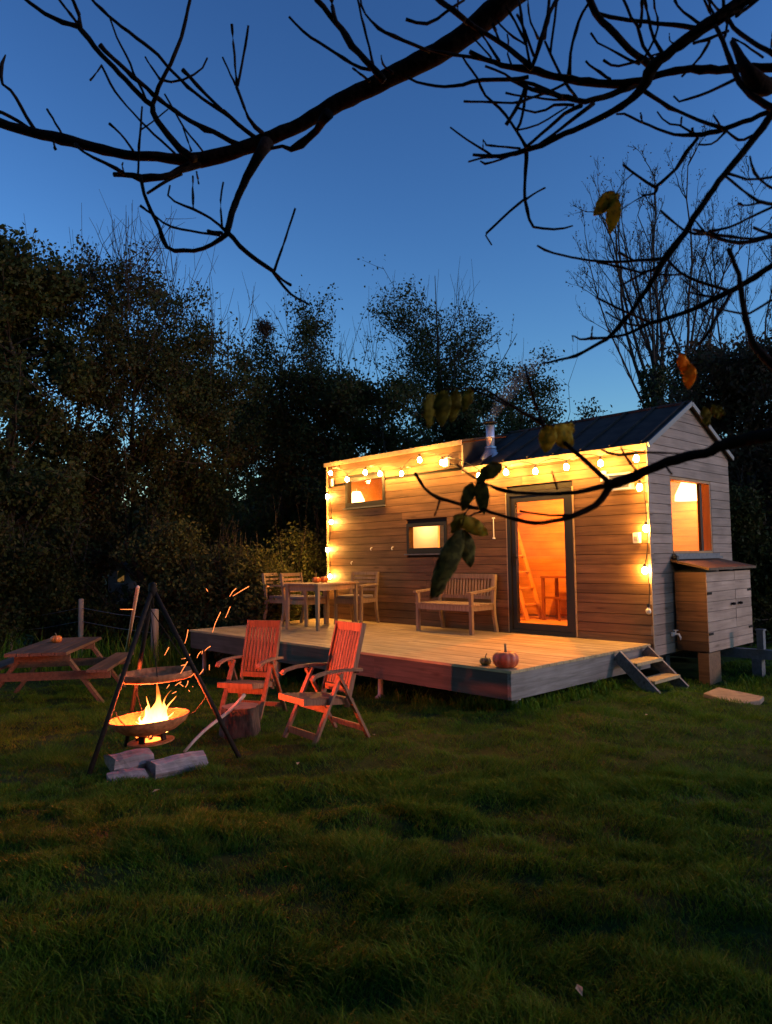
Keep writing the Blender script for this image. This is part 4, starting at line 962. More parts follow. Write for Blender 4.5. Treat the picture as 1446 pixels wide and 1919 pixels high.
def make_tree(name, label, px, d, top_py, width_px, seed, nleaf=18000, leaf=.085, mat=None, style='round', low=.12, trunk_r=.12, nprim=46, bare_top=0.0, cat='tree', group=None, ivy=0.0, stems=1, upright=.5):
    r = np.random.default_rng(seed)
    mat = mat or M_leafA
    B = at_depth(px, 1080, d); g = float(slope(B[0], B[1])); B[2] = g-.05
    H = at_depth(px, top_py, d)[2]-g; Wd = width_px*d/FPX/2
    t = thing(name, label, cat, (B[0], B[1], B[2]), 0, group)
    tk, br = MB(), MB(); ends = []
    for s in range(stems):
        lean = r.normal(0, .025*H, 3)*(1, 1, 0)*(1 if stems == 1 else 1.5); off = r.normal(0, .15 if stems > 1 else 0, 3)*(1, 1, 0)
        hh = H*(1 if s == 0 else r.uniform(.75, .97))
        P = np.array([off*(1-u)+lean*u**1.3+np.array([0, 0, hh*u])+r.normal(0, .02*H, 3)*(1, 1, 0)*(u > 0)*(1-u*.6) for u in np.linspace(0, 1, 9)])
        tk.tube(P[:8], (trunk_r*(1-np.linspace(0, 1, 9))**.8*(1 if s == 0 else .7)+.008)[:8]*np.linspace(1, .35, 8), 8)
        for i in range(nprim//stems):
            u0 = low+(1-low)*r.random()**.85*.86; k = u0*8; i0 = int(k); base = P[i0]*(1-(k-i0))+P[min(i0+1, 8)]*(k-i0)
            th = r.random()*2*np.pi
            if style == 'round': prof = math.sin(math.pi*min(1, (u0-low*.6)/(1-low*.6)*.86+.14))**.6
            elif style == 'column': prof = .55+.45*math.sin(math.pi*u0)
            elif style == 'vase': prof = .35+.9*u0*(1.15-u0)*1.7
            else: prof = 1.05-u0*.55
            ln = Wd*prof*r.uniform(.6, 1.08); rise = ln*r.uniform(.2, .9)*(upright*2)
            zt = min(base[2]+rise, hh*1.0)
            tip = np.array([base[0]+ln*math.cos(th), base[1]+ln*math.sin(th), max(zt, base[2]+.1*ln)])
            c = curve(base, tip, np.array([0, 0, -.12*ln]), r, 6)
            br.tube(c, np.linspace(trunk_r*.26*(1.1-u0), .008, 6), 4, False)
            ns = int(3+5*r.random()) if style != 'bare' else int(4+4*r.random())
            for _ in range(ns):
                a = r.uniform(.25, 1); kk = a*5; j = min(int(kk), 4); sb = c[j]*(1-(kk-j))+c[j+1]*(kk-j)
                dv = r.normal(size=3); dv[2] = abs(dv[2])*.8*upright*2-.1; dv /= np.linalg.norm(dv); L_ = ln*r.uniform(.22, .5)+.15
                if style in ('bare', 'barewhip'): dv = dv*.5+np.array([0, 0, .8]); L_ *= 1.2
                e = sb+dv*L_; e[2] = min(e[2], hh*1.03)
                cc = curve(sb, e, np.array([0, 0, -.06*L_]), r, 4); br.tube(cc, [.010, .007, .005, .004], 3, False)
                ends.append(cc)
                if style in ('bare', 'barewhip'):
                    for __ in range(2):
                        sb2 = cc[r.integers(1, 4)]; dv2 = dv+r.normal(0, .45, 3); e2 = sb2+dv2*L_*.55; br.tube([sb2, (sb2+e2)/2+r.normal(0, .02, 3), e2], [.005, .004, .003], 3, False); ends.append(np.array([sb2, sb2, (sb2+e2)/2, e2]))
        if bare_top:    # upright whips standing out above the leaves
            for i in range(int(26*bare_top)):
                b0 = P[r.integers(5, 8)]+r.normal(0, Wd*.35, 3)*(1, 1, .3); e = b0+np.array([r.normal(0, .12), r.normal(0, .12), 0])*H*.35; e[2] = min(H*1.02, b0[2]+H*r.uniform(.2, .45))
                br.tube(curve(b0, e, r.normal(0, .08, 3), r, 5), np.linspace(.012, .004, 5), 3, False)
                for _ in range(2):
                    u = r.uniform(.3, .8); q = b0*(1-u)+e*u; br.tube([q, q+np.array([r.normal(0, .15), r.normal(0, .15), r.uniform(.3, .7)])], [.006, .003], 3, False)
    tk.build('trunk', M_tbark, t, True)
    br.build('branches', M_twig, t, kind='stuff')
    if nleaf:
        E = np.stack(ends); i = r.integers(0, len(E), nleaf); u = r.uniform(.15, 1.05, nleaf)*3; j = np.clip(u.astype(int), 0, 2); fr = (u-j)[:, None]
        # clumps: some twigs carry many leaves, some few
        wgt = r.random(len(E))**2.6; wgt /= wgt.sum(); i = r.choice(len(E), nleaf, p=wgt)
        C = E[i, j]*(1-fr)+E[i, j+1]*fr+r.normal(0, .085+.004*d, (nleaf, 3))
        if bare_top:
            keep = C[:, 2] < H*(1-.20*bare_top)*(.88+.3*r.random(nleaf)); C = C[keep]
        D = r.normal(0, 1, (len(C), 3)); D[:, 2] -= .5
        leaf_soup('foliage', C+B, D, leaf, mat, t, r)
    if ivy:
        n = 5200; z = r.random(n)**.8*ivy*H; th = r.random(n)*6.283; rr = (trunk_r+.42*(1-.5*z/(ivy*H))*(.5+vnoise(z*2.3, th*1.5, seed)))*np.sqrt(r.random(n))
        k = np.clip(z/H*8, 0, 7.99); i0 = k.astype(int); Pc = P[i0]*(1-(k-i0))[:, None]+P[i0+1]*(k-i0)[:, None]
        C = Pc+np.stack([rr*np.cos(th), rr*np.sin(th), np.zeros(n)], -1); D = r.normal(0, 1, (n, 3)); D[:, 2] -= 1
        leaf_soup('ivy', C+B, D, .085, M_ivy, t, r)
    return t, B, H

GT = 'trees standing behind the lawn'
make_tree('broadleaf_tree', 'massive dense dark tree at the far left of the lawn', 10, 14.5, 372, 340, 1, 62000, .10, M_leafA, 'round', .04, .2, 90, group=GT)
make_tree('broadleaf_tree', 'dark leafy tree with a single tufted leading shoot right of the massive left tree', 150, 16, 435, 230, 2, 31000, .09, M_leafB, 'column', .04, .14, 80, .35, group=GT, upright=.8)
make_tree('tall_shrub_tree', 'tall tree with a fan of bare upright whips at its top', 255, 16.5, 425, 230, 3, 29000, .085, M_leafB, 'column', .04, .13, 80, 1.0, group=GT, upright=.9)
make_tree('tall_shrub_tree', 'slim half bare tree right of the whip topped tree', 335, 17, 455, 200, 4, 26000, .085, M_leafA, 'column', .05, .11, 72, .7, group=GT, upright=.9)
make_tree('broadleaf_tree', 'lower twiggy tree filling the dip left of the nest tree', 415, 17.5, 545, 200, 5, 24000, .085, M_leafA, 'column', .04, .1, 66, .7, group=GT, upright=.9)
tn, Bn, Hn = make_tree('broadleaf_tree', 'upright tree carrying a dark bird nest near its top', 505, 19, 520, 200, 6, 27000, .085, M_leafA, 'column', .05, .12, 84, .15, group=GT, upright=.9, stems=2)
make_tree('broadleaf_tree', 'slender upright tree right beside the nest tree', 585, 19.5, 540, 190, 7, 25000, .085, M_leafA, 'column', .05, .11, 80, .2, group=GT, upright=.9, stems=2)
make_tree('broadleaf_tree', 'short bushy tree with loose shoots left of the round crowned tree', 668, 18.5, 635, 200, 8, 24000, .095, M_leafA, 'round', .05, .12, 60, .4, group=GT)
make_tree('broadleaf_tree', 'round crowned tree with visible limbs behind the house middle', 838, 21, 505, 330, 9, 31000, .085, M_leafA, 'vase', .2, .2, 105, .3, group=GT, upright=.85, stems=3)
make_tree('broadleaf_tree', 'leafy dark tree in front of the round crowned tree above the loft', 720, 17, 690, 280, 19, 30000, .09, M_leafA, 'round', .05, .12, 46, group=GT)
make_tree('broadleaf_tree', 'spreading thin leaved tree above the flue', 985, 21, 635, 220, 10, 20000, .085, M_leafA, 'round', .15, .13, 44, .2, group=GT)
make_tree('broadleaf_tree', 'low dark tree behind the flue and roof', 900, 16.5, 735, 280, 20, 26000, .09, M_leafA, 'round', .05, .1, 44, group=GT)
make_tree('broadleaf_tree', 'dim tree filling the gap low behind the nest tree', 455, 21, 690, 200, 21, 16000, .10, M_leafA, 'round', .04, .1, 44, group=GT)
make_tree('bush', 'rounded bush showing above the middle of the roof ridge', 1105, 18, 715, 150, 11, 13000, .085, M_leafA, 'round', .05, .08, 36, cat='bush')
def bare_tree(label, px, d, top_py, fork_py, seed, nstem=7, spread=1.3, trunk_r=.16, ivy=True):
    """ivy clad trunk that forks into long rising limbs with fine upright twigs and a few dry seed heads"""
    r = np.random.default_rng(seed)
    B = at_depth(px, 1080, d); g = float(slope(B[0], B[1])); B[2] = g-.05
    H = at_depth(px, top_py, d)[2]-g; hf = at_depth(px, fork_py, d)[2]-g
    t = thing('bare_tree', label, 'tree', (B[0], B[1], B[2]), 0, GT)
    tk, br = MB(), MB(); tips = []
    tk.tube([(0, 0, 0), (.05, .02, hf*.5), (0, 0, hf)], [trunk_r, trunk_r*.85, trunk_r*.7], 9)
    def grow(p, dr, L, rad, lev):
        n = 7; pts = [np.array(p, float)]; dv = np.array(dr, float)
        for i in range(n):
            dv = dv+r.normal(0, .11, 3)+np.array([0, 0, .05]); dv /= np.linalg.norm(dv); pts.append(pts[-1]+dv*L/n)
        pts = np.array(pts); br.tube(pts, np.linspace(rad, max(.0035, rad*.28), n+1), 5 if lev == 0 else 3, False)
        if lev >= 3: tips.append(pts[-1]); tips.append(pts[4]); return
        for k in range((10, 6, 4)[lev]):
            i = r.integers(2 if lev == 0 else 1, n+1); th = r.random()*6.283
            tang = pts[min(i, n)]-pts[i-1]; tang /= np.linalg.norm(tang)
            side = np.cross(tang, r.normal(size=3)); side /= np.linalg.norm(side)
            grow(pts[i], tang*.8+side*r.uniform(.25, .75)+np.array([0, 0, .25]), L*r.uniform(.2, .42)*(1.15-.5*i/n), max(.004, rad*.34), lev+1)
    for k in range(nstem):
        th = 6.283*(k+r.random()*.6)/nstem; hb = hf*r.uniform(.72, 1.0); out = spread*r.uniform(.15, 1.0)
        L = (H-hb)*r.uniform(.72, 1.02); dr = np.array([math.cos(th)*out*.35, math.sin(th)*out*.35, 1.0]); dr /= np.linalg.norm(dr)
        grow((0, 0, hb), dr, L, trunk_r*r.uniform(.18, .34), 0)
    tk.build('trunk', M_tbark, t, True); br.build('branches', M_twig, t, kind='stuff')
    T = np.array(tips); i = r.integers(0, len(T), 1500); C = T[i]+r.normal(0, .05, (1500, 3))
    leaf_soup('seed_heads', C+B, r.normal(size=(1500, 3))-np.array([0, 0, 1]), .045, M_leafC, t, r)
    if ivy:
        n = 6500; z = r.random(n)**.8*hf*1.03; th = r.random(n)*6.283; rr = (trunk_r+.55*(1-.55*z/hf)*(.35+vnoise(z*2.1, np.sin(th)*2, seed)))*np.sqrt(r.random(n))
        leaf_soup('ivy', np.stack([rr*np.cos(th), rr*np.sin(th), z], -1)+B, r.normal(0, 1, (n, 3))-np.array([0, 0, 1]), .085, M_ivy, t, r)
bare_tree('tall bare tree with ivy covered trunk left of the roof gable', 1242, 16, 330, 690, 12, 8, 1.25)
bare_tree('tall bare tree with ivy covered trunk right behind the gable peak', 1302, 17, 290, 670, 13, 8, 1.35)
bare_tree('thin bare tree at the right edge rising over the reddish leafed tree', 1420, 18, 360, 760, 14, 7, 1.7, .13, False)
make_tree('broadleaf_tree', 'dark reddish leafed tree right of the house', 1405, 13.5, 580, 230, 15, 34000, .085, M_leafC, 'round', .05, .15, 60, group=GT)
make_tree('broadleaf_tree', 'dense dark tree leaving the frame at the right', 1530, 12.5, 560, 260, 16, 20000, .085, M_leafC, 'round', .04, .15, 56, group=GT)

# unseen trees added around the viewer to keep skylight off the near lawn
bt, _, _ = make_tree('broadleaf_tree', 'dense broadleaf tree added unseen right of the viewer to shade the lawn', 723, 14.5, 380, 420, 61, 30000, .13, M_leafA, 'round', .03, .18, 60, group='unseen trees added beside and behind the viewer to shade the lawn')
for i, (x, y, a, lb) in enumerate(((9.5, -6.2, 1.1, 'unseen broadleaf tree added as lawn shade behind the trunk on the right'), (9.8, -10.2, 2.3, 'unseen broadleaf tree added as lawn shade far right of the viewer'), (7.2, -13.6, 4.0, 'unseen broadleaf tree added as lawn shade behind the viewer to the right'),
                                   (2.6, -14.6, 5.2, 'unseen broadleaf tree added as lawn shade straight behind the viewer'), (-2.2, -13.6, .4, 'unseen broadleaf tree added as lawn shade behind the viewer to the left'),
                                   (7.1, -10.3, 3.1, 'unseen broadleaf tree added as lawn shade close behind the viewer to the right'), (4.0, -12.2, .9, 'unseen broadleaf tree added as lawn shade close behind the viewer'))):
    if i == 0: bt.location = (x, y, float(slope(x, y))-.05); bt.rotation_euler = (0, 0, a); bt['label'] = lb
    else: dup(bt, (x, y, float(slope(x, y))-.05), a, lb)

# bird nest and shrubs
nb = MB(); q0 = at_depth(495, 615, 19)
for i in range(130):
    d = rng.normal(size=3); d /= np.linalg.norm(d); p = q0+rng.normal(0, .10, 3)*(1.1, 1.1, .9); nb.bar(p-d*.16, p+d*.16, .012, .012)
lone(nb, 'bird_nest', M_twig, 'dark ball shaped bird nest of twigs high in a tree', 'nest')
GS = 'shrubs along the lawn edge'
SH = [(-30, 13.5, 960, 170, 'dark shrub at the far left behind the picnic table'), (95, 14.5, 985, 160, 'shrub behind the round fence post'), (205, 14.5, 1128, 120, 'low shrub under the distant house'),
      (318, 14.5, 975, 150, 'dark shrub behind the tripod head'), (405, 13.8, 1005, 140, 'shrub behind the left recliner'), (478, 13.2, 1030, 130, 'warm lit shrub left of the dining chairs'), (560, 14.8, 960, 150, 'tall shrub behind the deck table at the house corner'),
      (1395, 12.2, 880, 120, 'dark shrub right of the storage cupboard'), (1460, 12.5, 960, 150, 'dark shrub behind the drawbar at the right edge')]
for i, (px, d, ty, wd, lb) in enumerate(SH):
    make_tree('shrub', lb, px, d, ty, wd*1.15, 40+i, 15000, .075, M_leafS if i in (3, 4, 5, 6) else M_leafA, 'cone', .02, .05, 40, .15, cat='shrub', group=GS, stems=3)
# dark hedge far beyond, seen through the gaps
r = np.random.default_rng(77); n = 60000
az = R(100)+r.random(n)*R(78); dd = 40+r.normal(0, 3, n); hx, hy = CAM[0]+dd*np.cos(az), CAM[1]+dd*np.sin(az)
zz_ = r.random(n)**1.1*(3.6+3.4*vnoise(az*34, az*7, 5)+1.0*r.random(n))+slope(hx, hy)
hb = thing('far_hedge', 'dark hedge line far beyond the trees', 'hedge', (0, 0, 0)); 
ho = leaf_soup('hedge_leaves', np.stack([hx, hy, zz_], -1), r.normal(size=(n, 3)), .55, M_leafA, hb, r)
# tall weeds at the deck edge and lawn edge
def weeds():
    V = []; n = 0; r = np.random.default_rng(5); pts = []
    for i in range(900):
        k = r.random()
        if k < .35: x, y = r.uniform(-6.3, -.1), -2.72+abs(r.normal(0, .12)); h = r.uniform(.05, .16)
        elif k < .55: x, y = -.02+r.normal(0, .05), r.uniform(-2.7, -.9); h = r.uniform(.05, .14)
        elif k < .7: x, y = r.uniform(.5, 2.6), r.uniform(.1, 1.4); h = r.uniform(.05, .2)
        else:
            P = at_depth(r.uniform(-40, 350), 1085, r.uniform(11, 13.5)); x, y = P[0], P[1]; h = r.uniform(.15, .75)
        pts.append((x, y, h))
    A = np.array(pts); A = np.repeat(A, 7, 0); m = len(A); A[:, :2] += r.normal(0, .03, (m, 2)); z = ground(A[:, 0], A[:, 1])
    base = np.stack([A[:, 0], A[:, 1], z-.01], -1); h = A[:, 2]*r.uniform(.5, 1.2, m); th = r.random(m)*6.283; ln = h*r.uniform(.2, .7, m)
    S = np.stack([-np.sin(th), np.cos(th), 0*th], -1)*.005; mid = base+np.stack([np.cos(th)*ln*.35, np.sin(th)*ln*.35, h*.65], -1); tip = base+np.stack([np.cos(th)*ln, np.sin(th)*ln, h], -1)
    V = np.stack([base-S, base+S, mid+S, mid-S, tip], 1).reshape(-1, 3); k = np.arange(m)[:, None]*5
    F = np.concatenate([k+np.array([[0, 1, 2]]), k+np.array([[0, 2, 3]]), k+np.array([[3, 2, 4]])])
    o = fast_mesh('long_grass', V, F, M_grass, kind='stuff'); o['label'] = 'longer grass and weeds along the deck and fence'
weeds()
# fallen leaves
for i, (x, y) in enumerate(((1082, 1866), (703, 1390), (1210, 1351), (300, 1497), (560, 1440))):
    P = on_ground(x, y); a = rng.random()*6
    m = MB().add([(0, 0, 0), (.03, .012, .008), (.065, 0, .003), (.03, -.013, .01)], [(0, 1, 2), (0, 2, 3)])
    o = bpy.data.objects.new('fallen_leaf', m.mesh('fallen_leaf')); COL.objects.link(o); o.location = (P[0], P[1], float(ground(P[0], P[1]))+.055); o.rotation_euler = (.2, .1, a)
    o.data.materials.append(M_fallen if i else M_fallen) if False else o.data.materials.append(plain('dry_leaf', (.38, .30, .17), .8))
    tag(o, ('dry pale fallen leaf in the dark grass at the bottom right', 'dry pale fallen leaf behind the right recliner', 'dry pale fallen leaf in the grass below the steps', 'dry pale fallen leaf in front of the split logs', 'dry pale fallen leaf in front of the right recliner')[i], 'leaf', 'fallen leaves on the lawn')

# ------------------------------------------------------------------ overhanging tree: limbs traced at 2 to 3 metres above the viewer
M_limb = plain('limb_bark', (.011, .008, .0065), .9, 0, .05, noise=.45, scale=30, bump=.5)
tw = at_depth(2560, 1500, 2.3)
otree = thing('overhanging_tree', 'dark bare tree at the right whose branches hang over the lawn', 'tree', (tw[0], tw[1], float(slope(tw[0], tw[1]))), world=True)
def limb(pts, d0, d1=None, name='branch', r=None):
    d1 = d0 if d1 is None else d1
    P = np.array([p[:2] for p in pts], float); n = len(P)
    w_ = np.array([p[2] if len(p) > 2 else np.nan for p in pts], float)
    if np.isnan(w_).any(): w_ = np.linspace(5, 4, n)
    s = np.concatenate([[0], np.cumsum(np.linalg.norm(np.diff(P, axis=0), axis=1))]); s /= s[-1]
    m = max(6, int(np.linalg.norm(np.diff(P, axis=0), axis=1).sum()/16)); m = min(m, 80)
    u = np.linspace(0, 1, m)
    if n >= 3:
        # Catmull-Rom through the traced points
        Q = np.zeros((m, 2)); k = np.clip(np.searchsorted(s, u, 'right')-1, 0, n-2); t = ((u-s[k])/(s[k+1]-s[k]))[:, None]
        p0 = P[np.maximum(k-1, 0)]; p1 = P[k]; p2 = P[k+1]; p3 = P[np.minimum(k+2, n-1)]
        Q = .5*((2*p1)+(-p0+p2)*t+(2*p0-5*p1+4*p2-p3)*t**2+(-p0+3*p1-3*p2+p3)*t**3)
    else: Q = P[0]*(1-u[:, None])+P[1]*u[:, None]
    ww = np.interp(u, s, w_); dd = d0+(d1-d0)*u+.03*np.sin(u*6+P[0, 0])
    rg = np.random.default_rng(int(abs(P[0, 0]*7+P[-1, 1]*3))+1)
    # nodes: slight swellings and kinks where buds sat
    nz = rg.normal(size=m+2); nz = (nz[:-2]+nz[1:-1]+nz[2:])/3; ww = ww*(1+.06*nz); kn = rg.random(m) < .10; ww = np.where(kn, ww+np.minimum(ww*.35, 2.2), ww)
    pts3 = np.array([at_depth(x, y, d) for (x, y), d in zip(Q, dd)])
    jit = rg.normal(0, 1, (m, 3))*(np.minimum(ww, 12)*dd/FPX)[:, None]*.06; jit[0] = jit[-1] = 0
    rad = ww*dd/FPX/2*(.92-.06*np.clip((ww-14)/20, 0, 1))
    k = 10 if ww.max() > 14 else 6
    return MB().tube(pts3+jit, rad, k)
def put(pts, d0, d1=None, name='branch'):
    mb = limb(pts, d0, d1)
    w0 = max((p[2] if len(p) > 2 else 5) for p in pts)
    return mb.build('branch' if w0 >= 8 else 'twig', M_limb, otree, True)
LIMBS = [
 # --- left limb and what grows from it
 (2.30, 3.0, [(1330,-330,70),(1150,-150,62),(975,-20,52),(915,30,50),(850,82,46),(760,130,42),(690,165,38),(640,190,36),(590,218,32),(540,245,30),(490,265,31),(440,283,30),(380,299,36),(340,299,24),(300,294,20),(240,290,19),(180,278,20),(130,264,22),(100,258,22),(60,248,20),(0,231,17),(-60,212,15)]),
 (2.75, 2.85, [(365,298,18),(339,282,16),(311,249,14),(289,216,12),(285,197,12),(281,196,11),(235,150,10),(188,100,10),(146,50,12),(123,44,9),(83,25,8),(50,0,7),(30,-15,6)]),
 (2.8, 2.8, [(146,46,7),(128,22,5),(108,-4,5)]), (2.8, 2.8, [(150,50,10),(146,22,8),(133,-6,8)]),
 (2.8, 2.75, [(285,197,10),(301,155,9),(315,127,8),(336,80,8),(348,35,7),(355,0,7),(358,-15,6)]),
 (2.8, 2.8, [(303,150,6),(313,155,5),(353,146,4.5),(381,125,4),(388,109,4)]), (2.8, 2.8, [(299,148,5),(280,120,4),(272,107,4)]),
 (2.85, 2.75, [(445,270,11),(400,247,10),(386,242,16),(376,238,10),(327,207,8),(294,183,8),(277,167,8),(250,144,9),(208,106,8),(187,84,11)]),
 (2.75, 2.75, [(485,262,10),(459,245,9),(424,214,8),(412,207,7),(374,181,6),(341,153,6),(315,127,6),(290,98,7),(225,48,7),(198,25,6),(173,0,6),(160,-20,6)]),
 (2.75, 2.75, [(414,205,7),(374,165,6),(342,131,8)]), (2.8, 2.8, [(206,35,4),(219,71,4),(240,110,5),(249,135,5),(262,160,5),(273,186,5)]),
 (2.72, 2.7, [(492,250,10),(485,245,8),(468,226,7),(454,195,6),(443,163,7)]), (2.7, 2.7, [(443,163,6),(440,115,5),(434,45,6)]), (2.7, 2.7, [(445,160,6),(455,110,5),(460,82,6),(465,48,5)]), (2.7, 2.7, [(441,160,5),(428,132,4),(417,108,4)]),
 (2.7, 2.6, [(500,268,30),(492,280,24),(470,318,18),(450,357,14),(435,400,13),(425,435,14)]),
 (2.6, 2.75, [(425,438,11),(395,460,9),(360,469,9),(315,465,9),(295,420,8),(280,390,8),(268,355,7),(263,330,8)]),
 (2.6, 2.55, [(425,435,11),(465,475,9),(510,507,9),(525,530,7),(545,552,6),(578,570,4)]), (2.57, 2.57, [(514,507,6),(530,460,5),(545,415,5),(553,390,5)]), (2.57, 2.57, [(513,510,6),(530,525,5),(544,534,7)]),
 (2.6, 2.65, [(422,432,7),(395,410,5),(362,392,6),(335,382,5),(315,368,4),(318,348,3)]), (2.65, 2.65, [(362,392,5),(361,360,4),(361,330,4)]), (2.6, 2.6, [(416,428,5),(413,375,4),(418,342,4)]), (2.6, 2.7, [(412,441,6),(370,435,5),(320,425,5),(287,403,4),(262,385,6)]), (2.6, 2.6, [(415,436,7),(400,435,6),(390,433,8)]),
 (2.8, 2.8, [(385,300,26),(365,307,22),(340,318,15),(310,329,13),(270,335,18),(245,329,10),(213,327,10)]), (2.78, 2.78, [(340,325,9),(310,340,7),(276,362,6)]), (2.75, 2.75, [(140,270,6),(165,292,5),(178,297,7),(205,310,6),(235,327,7)]),
 (2.72, 2.72, [(258,330,5),(260,281,5),(263,244,5),(266,200,4)]), (2.75, 2.75, [(190,123,5),(208,160,5),(221,180,5),(242,204,4),(267,231,4),(300,262,5),(328,288,5)]), (2.75, 2.75, [(190,122,4),(180,137,3),(169,150,5)]),
 (2.8, 2.8, [(205,232,5),(229,254,4),(250,284,5)]), (2.75, 2.75, [(308,176,4),(327,209,4),(346,242,4),(369,270,4),(380,284,4)]), (2.75, 2.75, [(343,240,4),(350,260,3),(358,282,4)]), (2.75, 2.75, [(262,244,4),(290,225,3),(314,205,3)]),
 (2.95, 3.0, [(70,250,9),(45,212,7),(25,175,7),(10,162,6),(2,152,6),(3,120,8),(10,103,3)]), (2.95, 3.0, [(62,244,8),(15,216,7),(-8,208,7)]), (2.9, 2.9, [(115,250,5),(101,226,4),(88,205,5)]),
 (2.5, 2.6, [(615,212,26),(605,228,18),(590,248,14),(560,272,17),(545,280,11),(534,274,7),(508,278,7)]), (2.8, 2.8, [(100,264,5),(102,275,4),(104,280,5)]), (2.75, 2.75, [(233,327,4),(229,312,3),(230,305,3)]), (2.6, 2.6, [(368,322,4),(372,344,3)]),
 # --- upper middle
 (2.45, 2.5, [(720,152,15),(690,118,13),(659,85,13),(640,56,13),(623,35,11),(595,0,11),(585,-15,11)]), (2.5, 2.5, [(632,48,9),(624,20,9),(620,-8,9)]), (2.48, 2.48, [(700,125,6),(687,71,5),(677,31,5),(669,-6,5)]),
 (2.47, 2.5, [(695,131,7),(673,127,7),(661,120,6),(619,94,6),(595,78,6),(571,62,6),(541,31,4)]), (2.47, 2.47, [(692,152,6),(672,137,5),(661,128,5)]),
 (2.4, 2.4, [(806,96,7),(748,73,7),(710,54,6),(692,35,5),(678,16,4),(675,-8,4)]), (2.35, 2.4, [(870,0,5),(840,19,6),(823,33,6),(800,45,7),(776,42,6),(760,36,7)]), (2.35, 2.35, [(876,42,12),(845,17,12),(823,0,11),(812,-10,11)]),
 (2.35, 2.3, [(765,146,5),(779,153,5),(807,160,6),(830,162,6),(861,160,7),(900,150,8),(957,149,8),(990,144,8)]), (2.45, 2.45, [(735,136,5),(718,122,4),(714,104,3)]), (2.38,2.38,[(872,38,5),(858,20,4),(858,-8,4)]),
 # --- right cluster
 (1.9, 2.3, [(1900,60,60),(1620,118,34),(1470,125,18),(1394,128,17),(1332,130,16),(1280,131,15),(1240,138,14),(1200,150,14),(1143,157,16),(1090,152,15),(1040,143,14),(997,131,18),(957,126,11),(924,117,10),(880,97,9)]),
 (2.3, 2.3, [(924,117,8),(882,107,7),(835,100,6),(800,92,4)]),
 (1.9, 2.3, [(1560,-140,40),(1460,-50,34),(1394,0,29),(1352,30,28),(1317,52,26),(1290,71,23),(1260,94,20),(1231,117,22),(1216,136,28),(1204,165,21),(1174,193,15),(1143,210,13),(1106,230,12),(1045,257,12),(1008,274,11),(957,288,10),(924,293,8),(886,290,6)]),
 (2.3, 2.3, [(924,293,5),(878,264,4),(844,239,4)]), (2.3, 2.3, [(974,278,5),(930,274,4),(911,272,4)]), (2.3, 2.3, [(930,294,5),(900,297,4),(878,303,4)]), (2.3, 2.3, [(965,288,5),(935,300,4),(903,308,4),(900,302,3)]), (2.3,2.3,[(911,272,3),(905,262,3),(905,278,2)]),
 (2.3, 2.25, [(986,282,9),(985,320,8),(983,350,7),(983,375,7),(993,415,6),(1000,425,6),(1043,430,5),(1073,423,3)]), (2.27, 2.27, [(984,374,5),(1003,362,4),(1021,352,4)]), (2.27, 2.3, [(984,372,6),(950,400,5),(911,437,5),(905,433,3),(921,459,3)]),
 (2.25, 2.2, [(995,128,9),(1016,69,9),(1029,25,9),(1047,-6,8)]), (2.22, 2.2, [(1020,72,8),(1026,27,7),(1029,-6,7)]), (2.25, 2.25, [(994,124,6),(985,80,5),(976,25,5),(971,-6,5)]), (2.25, 2.25, [(984,80,5),(968,46,5),(949,15,5)]), (2.25, 2.25, [(1000,105,6),(980,50,5),(969,28,6)]),
 (2.25, 2.25, [(1008,72,5),(993,38,4),(989,13,4),(989,-6,4)]), (2.2, 2.2, [(1031,100,5),(1035,63,5),(1041,21,5),(1045,-6,4)]), (2.25, 2.25, [(1050,140,6),(1031,100,6),(1021,78,5)]), (2.2, 2.2, [(1066,140,8),(1070,94,6),(1081,50,6),(1091,25,6),(1103,6,6)]),
 (2.25, 2.33, [(997,128,13),(957,94,11),(930,75,10),(899,57,10),(873,38,10)]), (2.28, 2.28, [(986,84,5),(951,61,4),(930,38,4)]), (2.3, 2.3, [(935,114,5),(907,71,4),(893,55,4)]), (2.3, 2.3, [(920,108,5),(901,86,4),(884,69,4)]), (2.3, 2.3, [(935,75,6),(929,60,5),(923,45,6)]),
 (2.3, 2.3, [(960,126,5),(951,100,4),(953,80,4),(950,64,3)]), (2.3, 2.28, [(865,104,4),(880,128,5),(892,142,5),(897,151,5),(907,176,5),(936,203,6),(957,230,6),(986,276,6)]), (2.27, 2.27, [(986,158,9),(976,186,8),(966,207,6),(948,234,8)]), (2.27, 2.27, [(986,165,7),(982,195,7),(976,226,6),(967,245,6)]),
 (2.25, 2.2, [(950,147,6),(995,167,8),(1029,174,9),(1056,182,9),(1081,188,11),(1110,188,12),(1143,178,13),(1174,165,13),(1210,150,14)]), (2.27, 2.22, [(909,124,5),(941,136,5),(957,147,6),(995,157,8),(1026,170,8),(1052,182,9)]), (2.27, 2.25, [(869,190,5),(924,192,4),(970,192,5),(999,182,5),(1029,172,5),(1058,157,6)]),
 (2.27, 2.27, [(947,174,5),(970,179,4),(999,182,4),(1039,187,5),(1075,186,6)]), (2.27, 2.25, [(966,201,4),(1003,211,5),(1026,205,5),(1037,197,6),(1075,197,6)]), (2.27, 2.25, [(968,244,4),(999,237,4),(1029,222,4),(1062,201,4)]), (2.25, 2.2, [(985,276,7),(1022,245,7),(1060,212,8),(1090,197,10)]), (2.22, 2.2, [(1005,274,6),(1041,249,6),(1077,220,8),(1112,194,9)]),
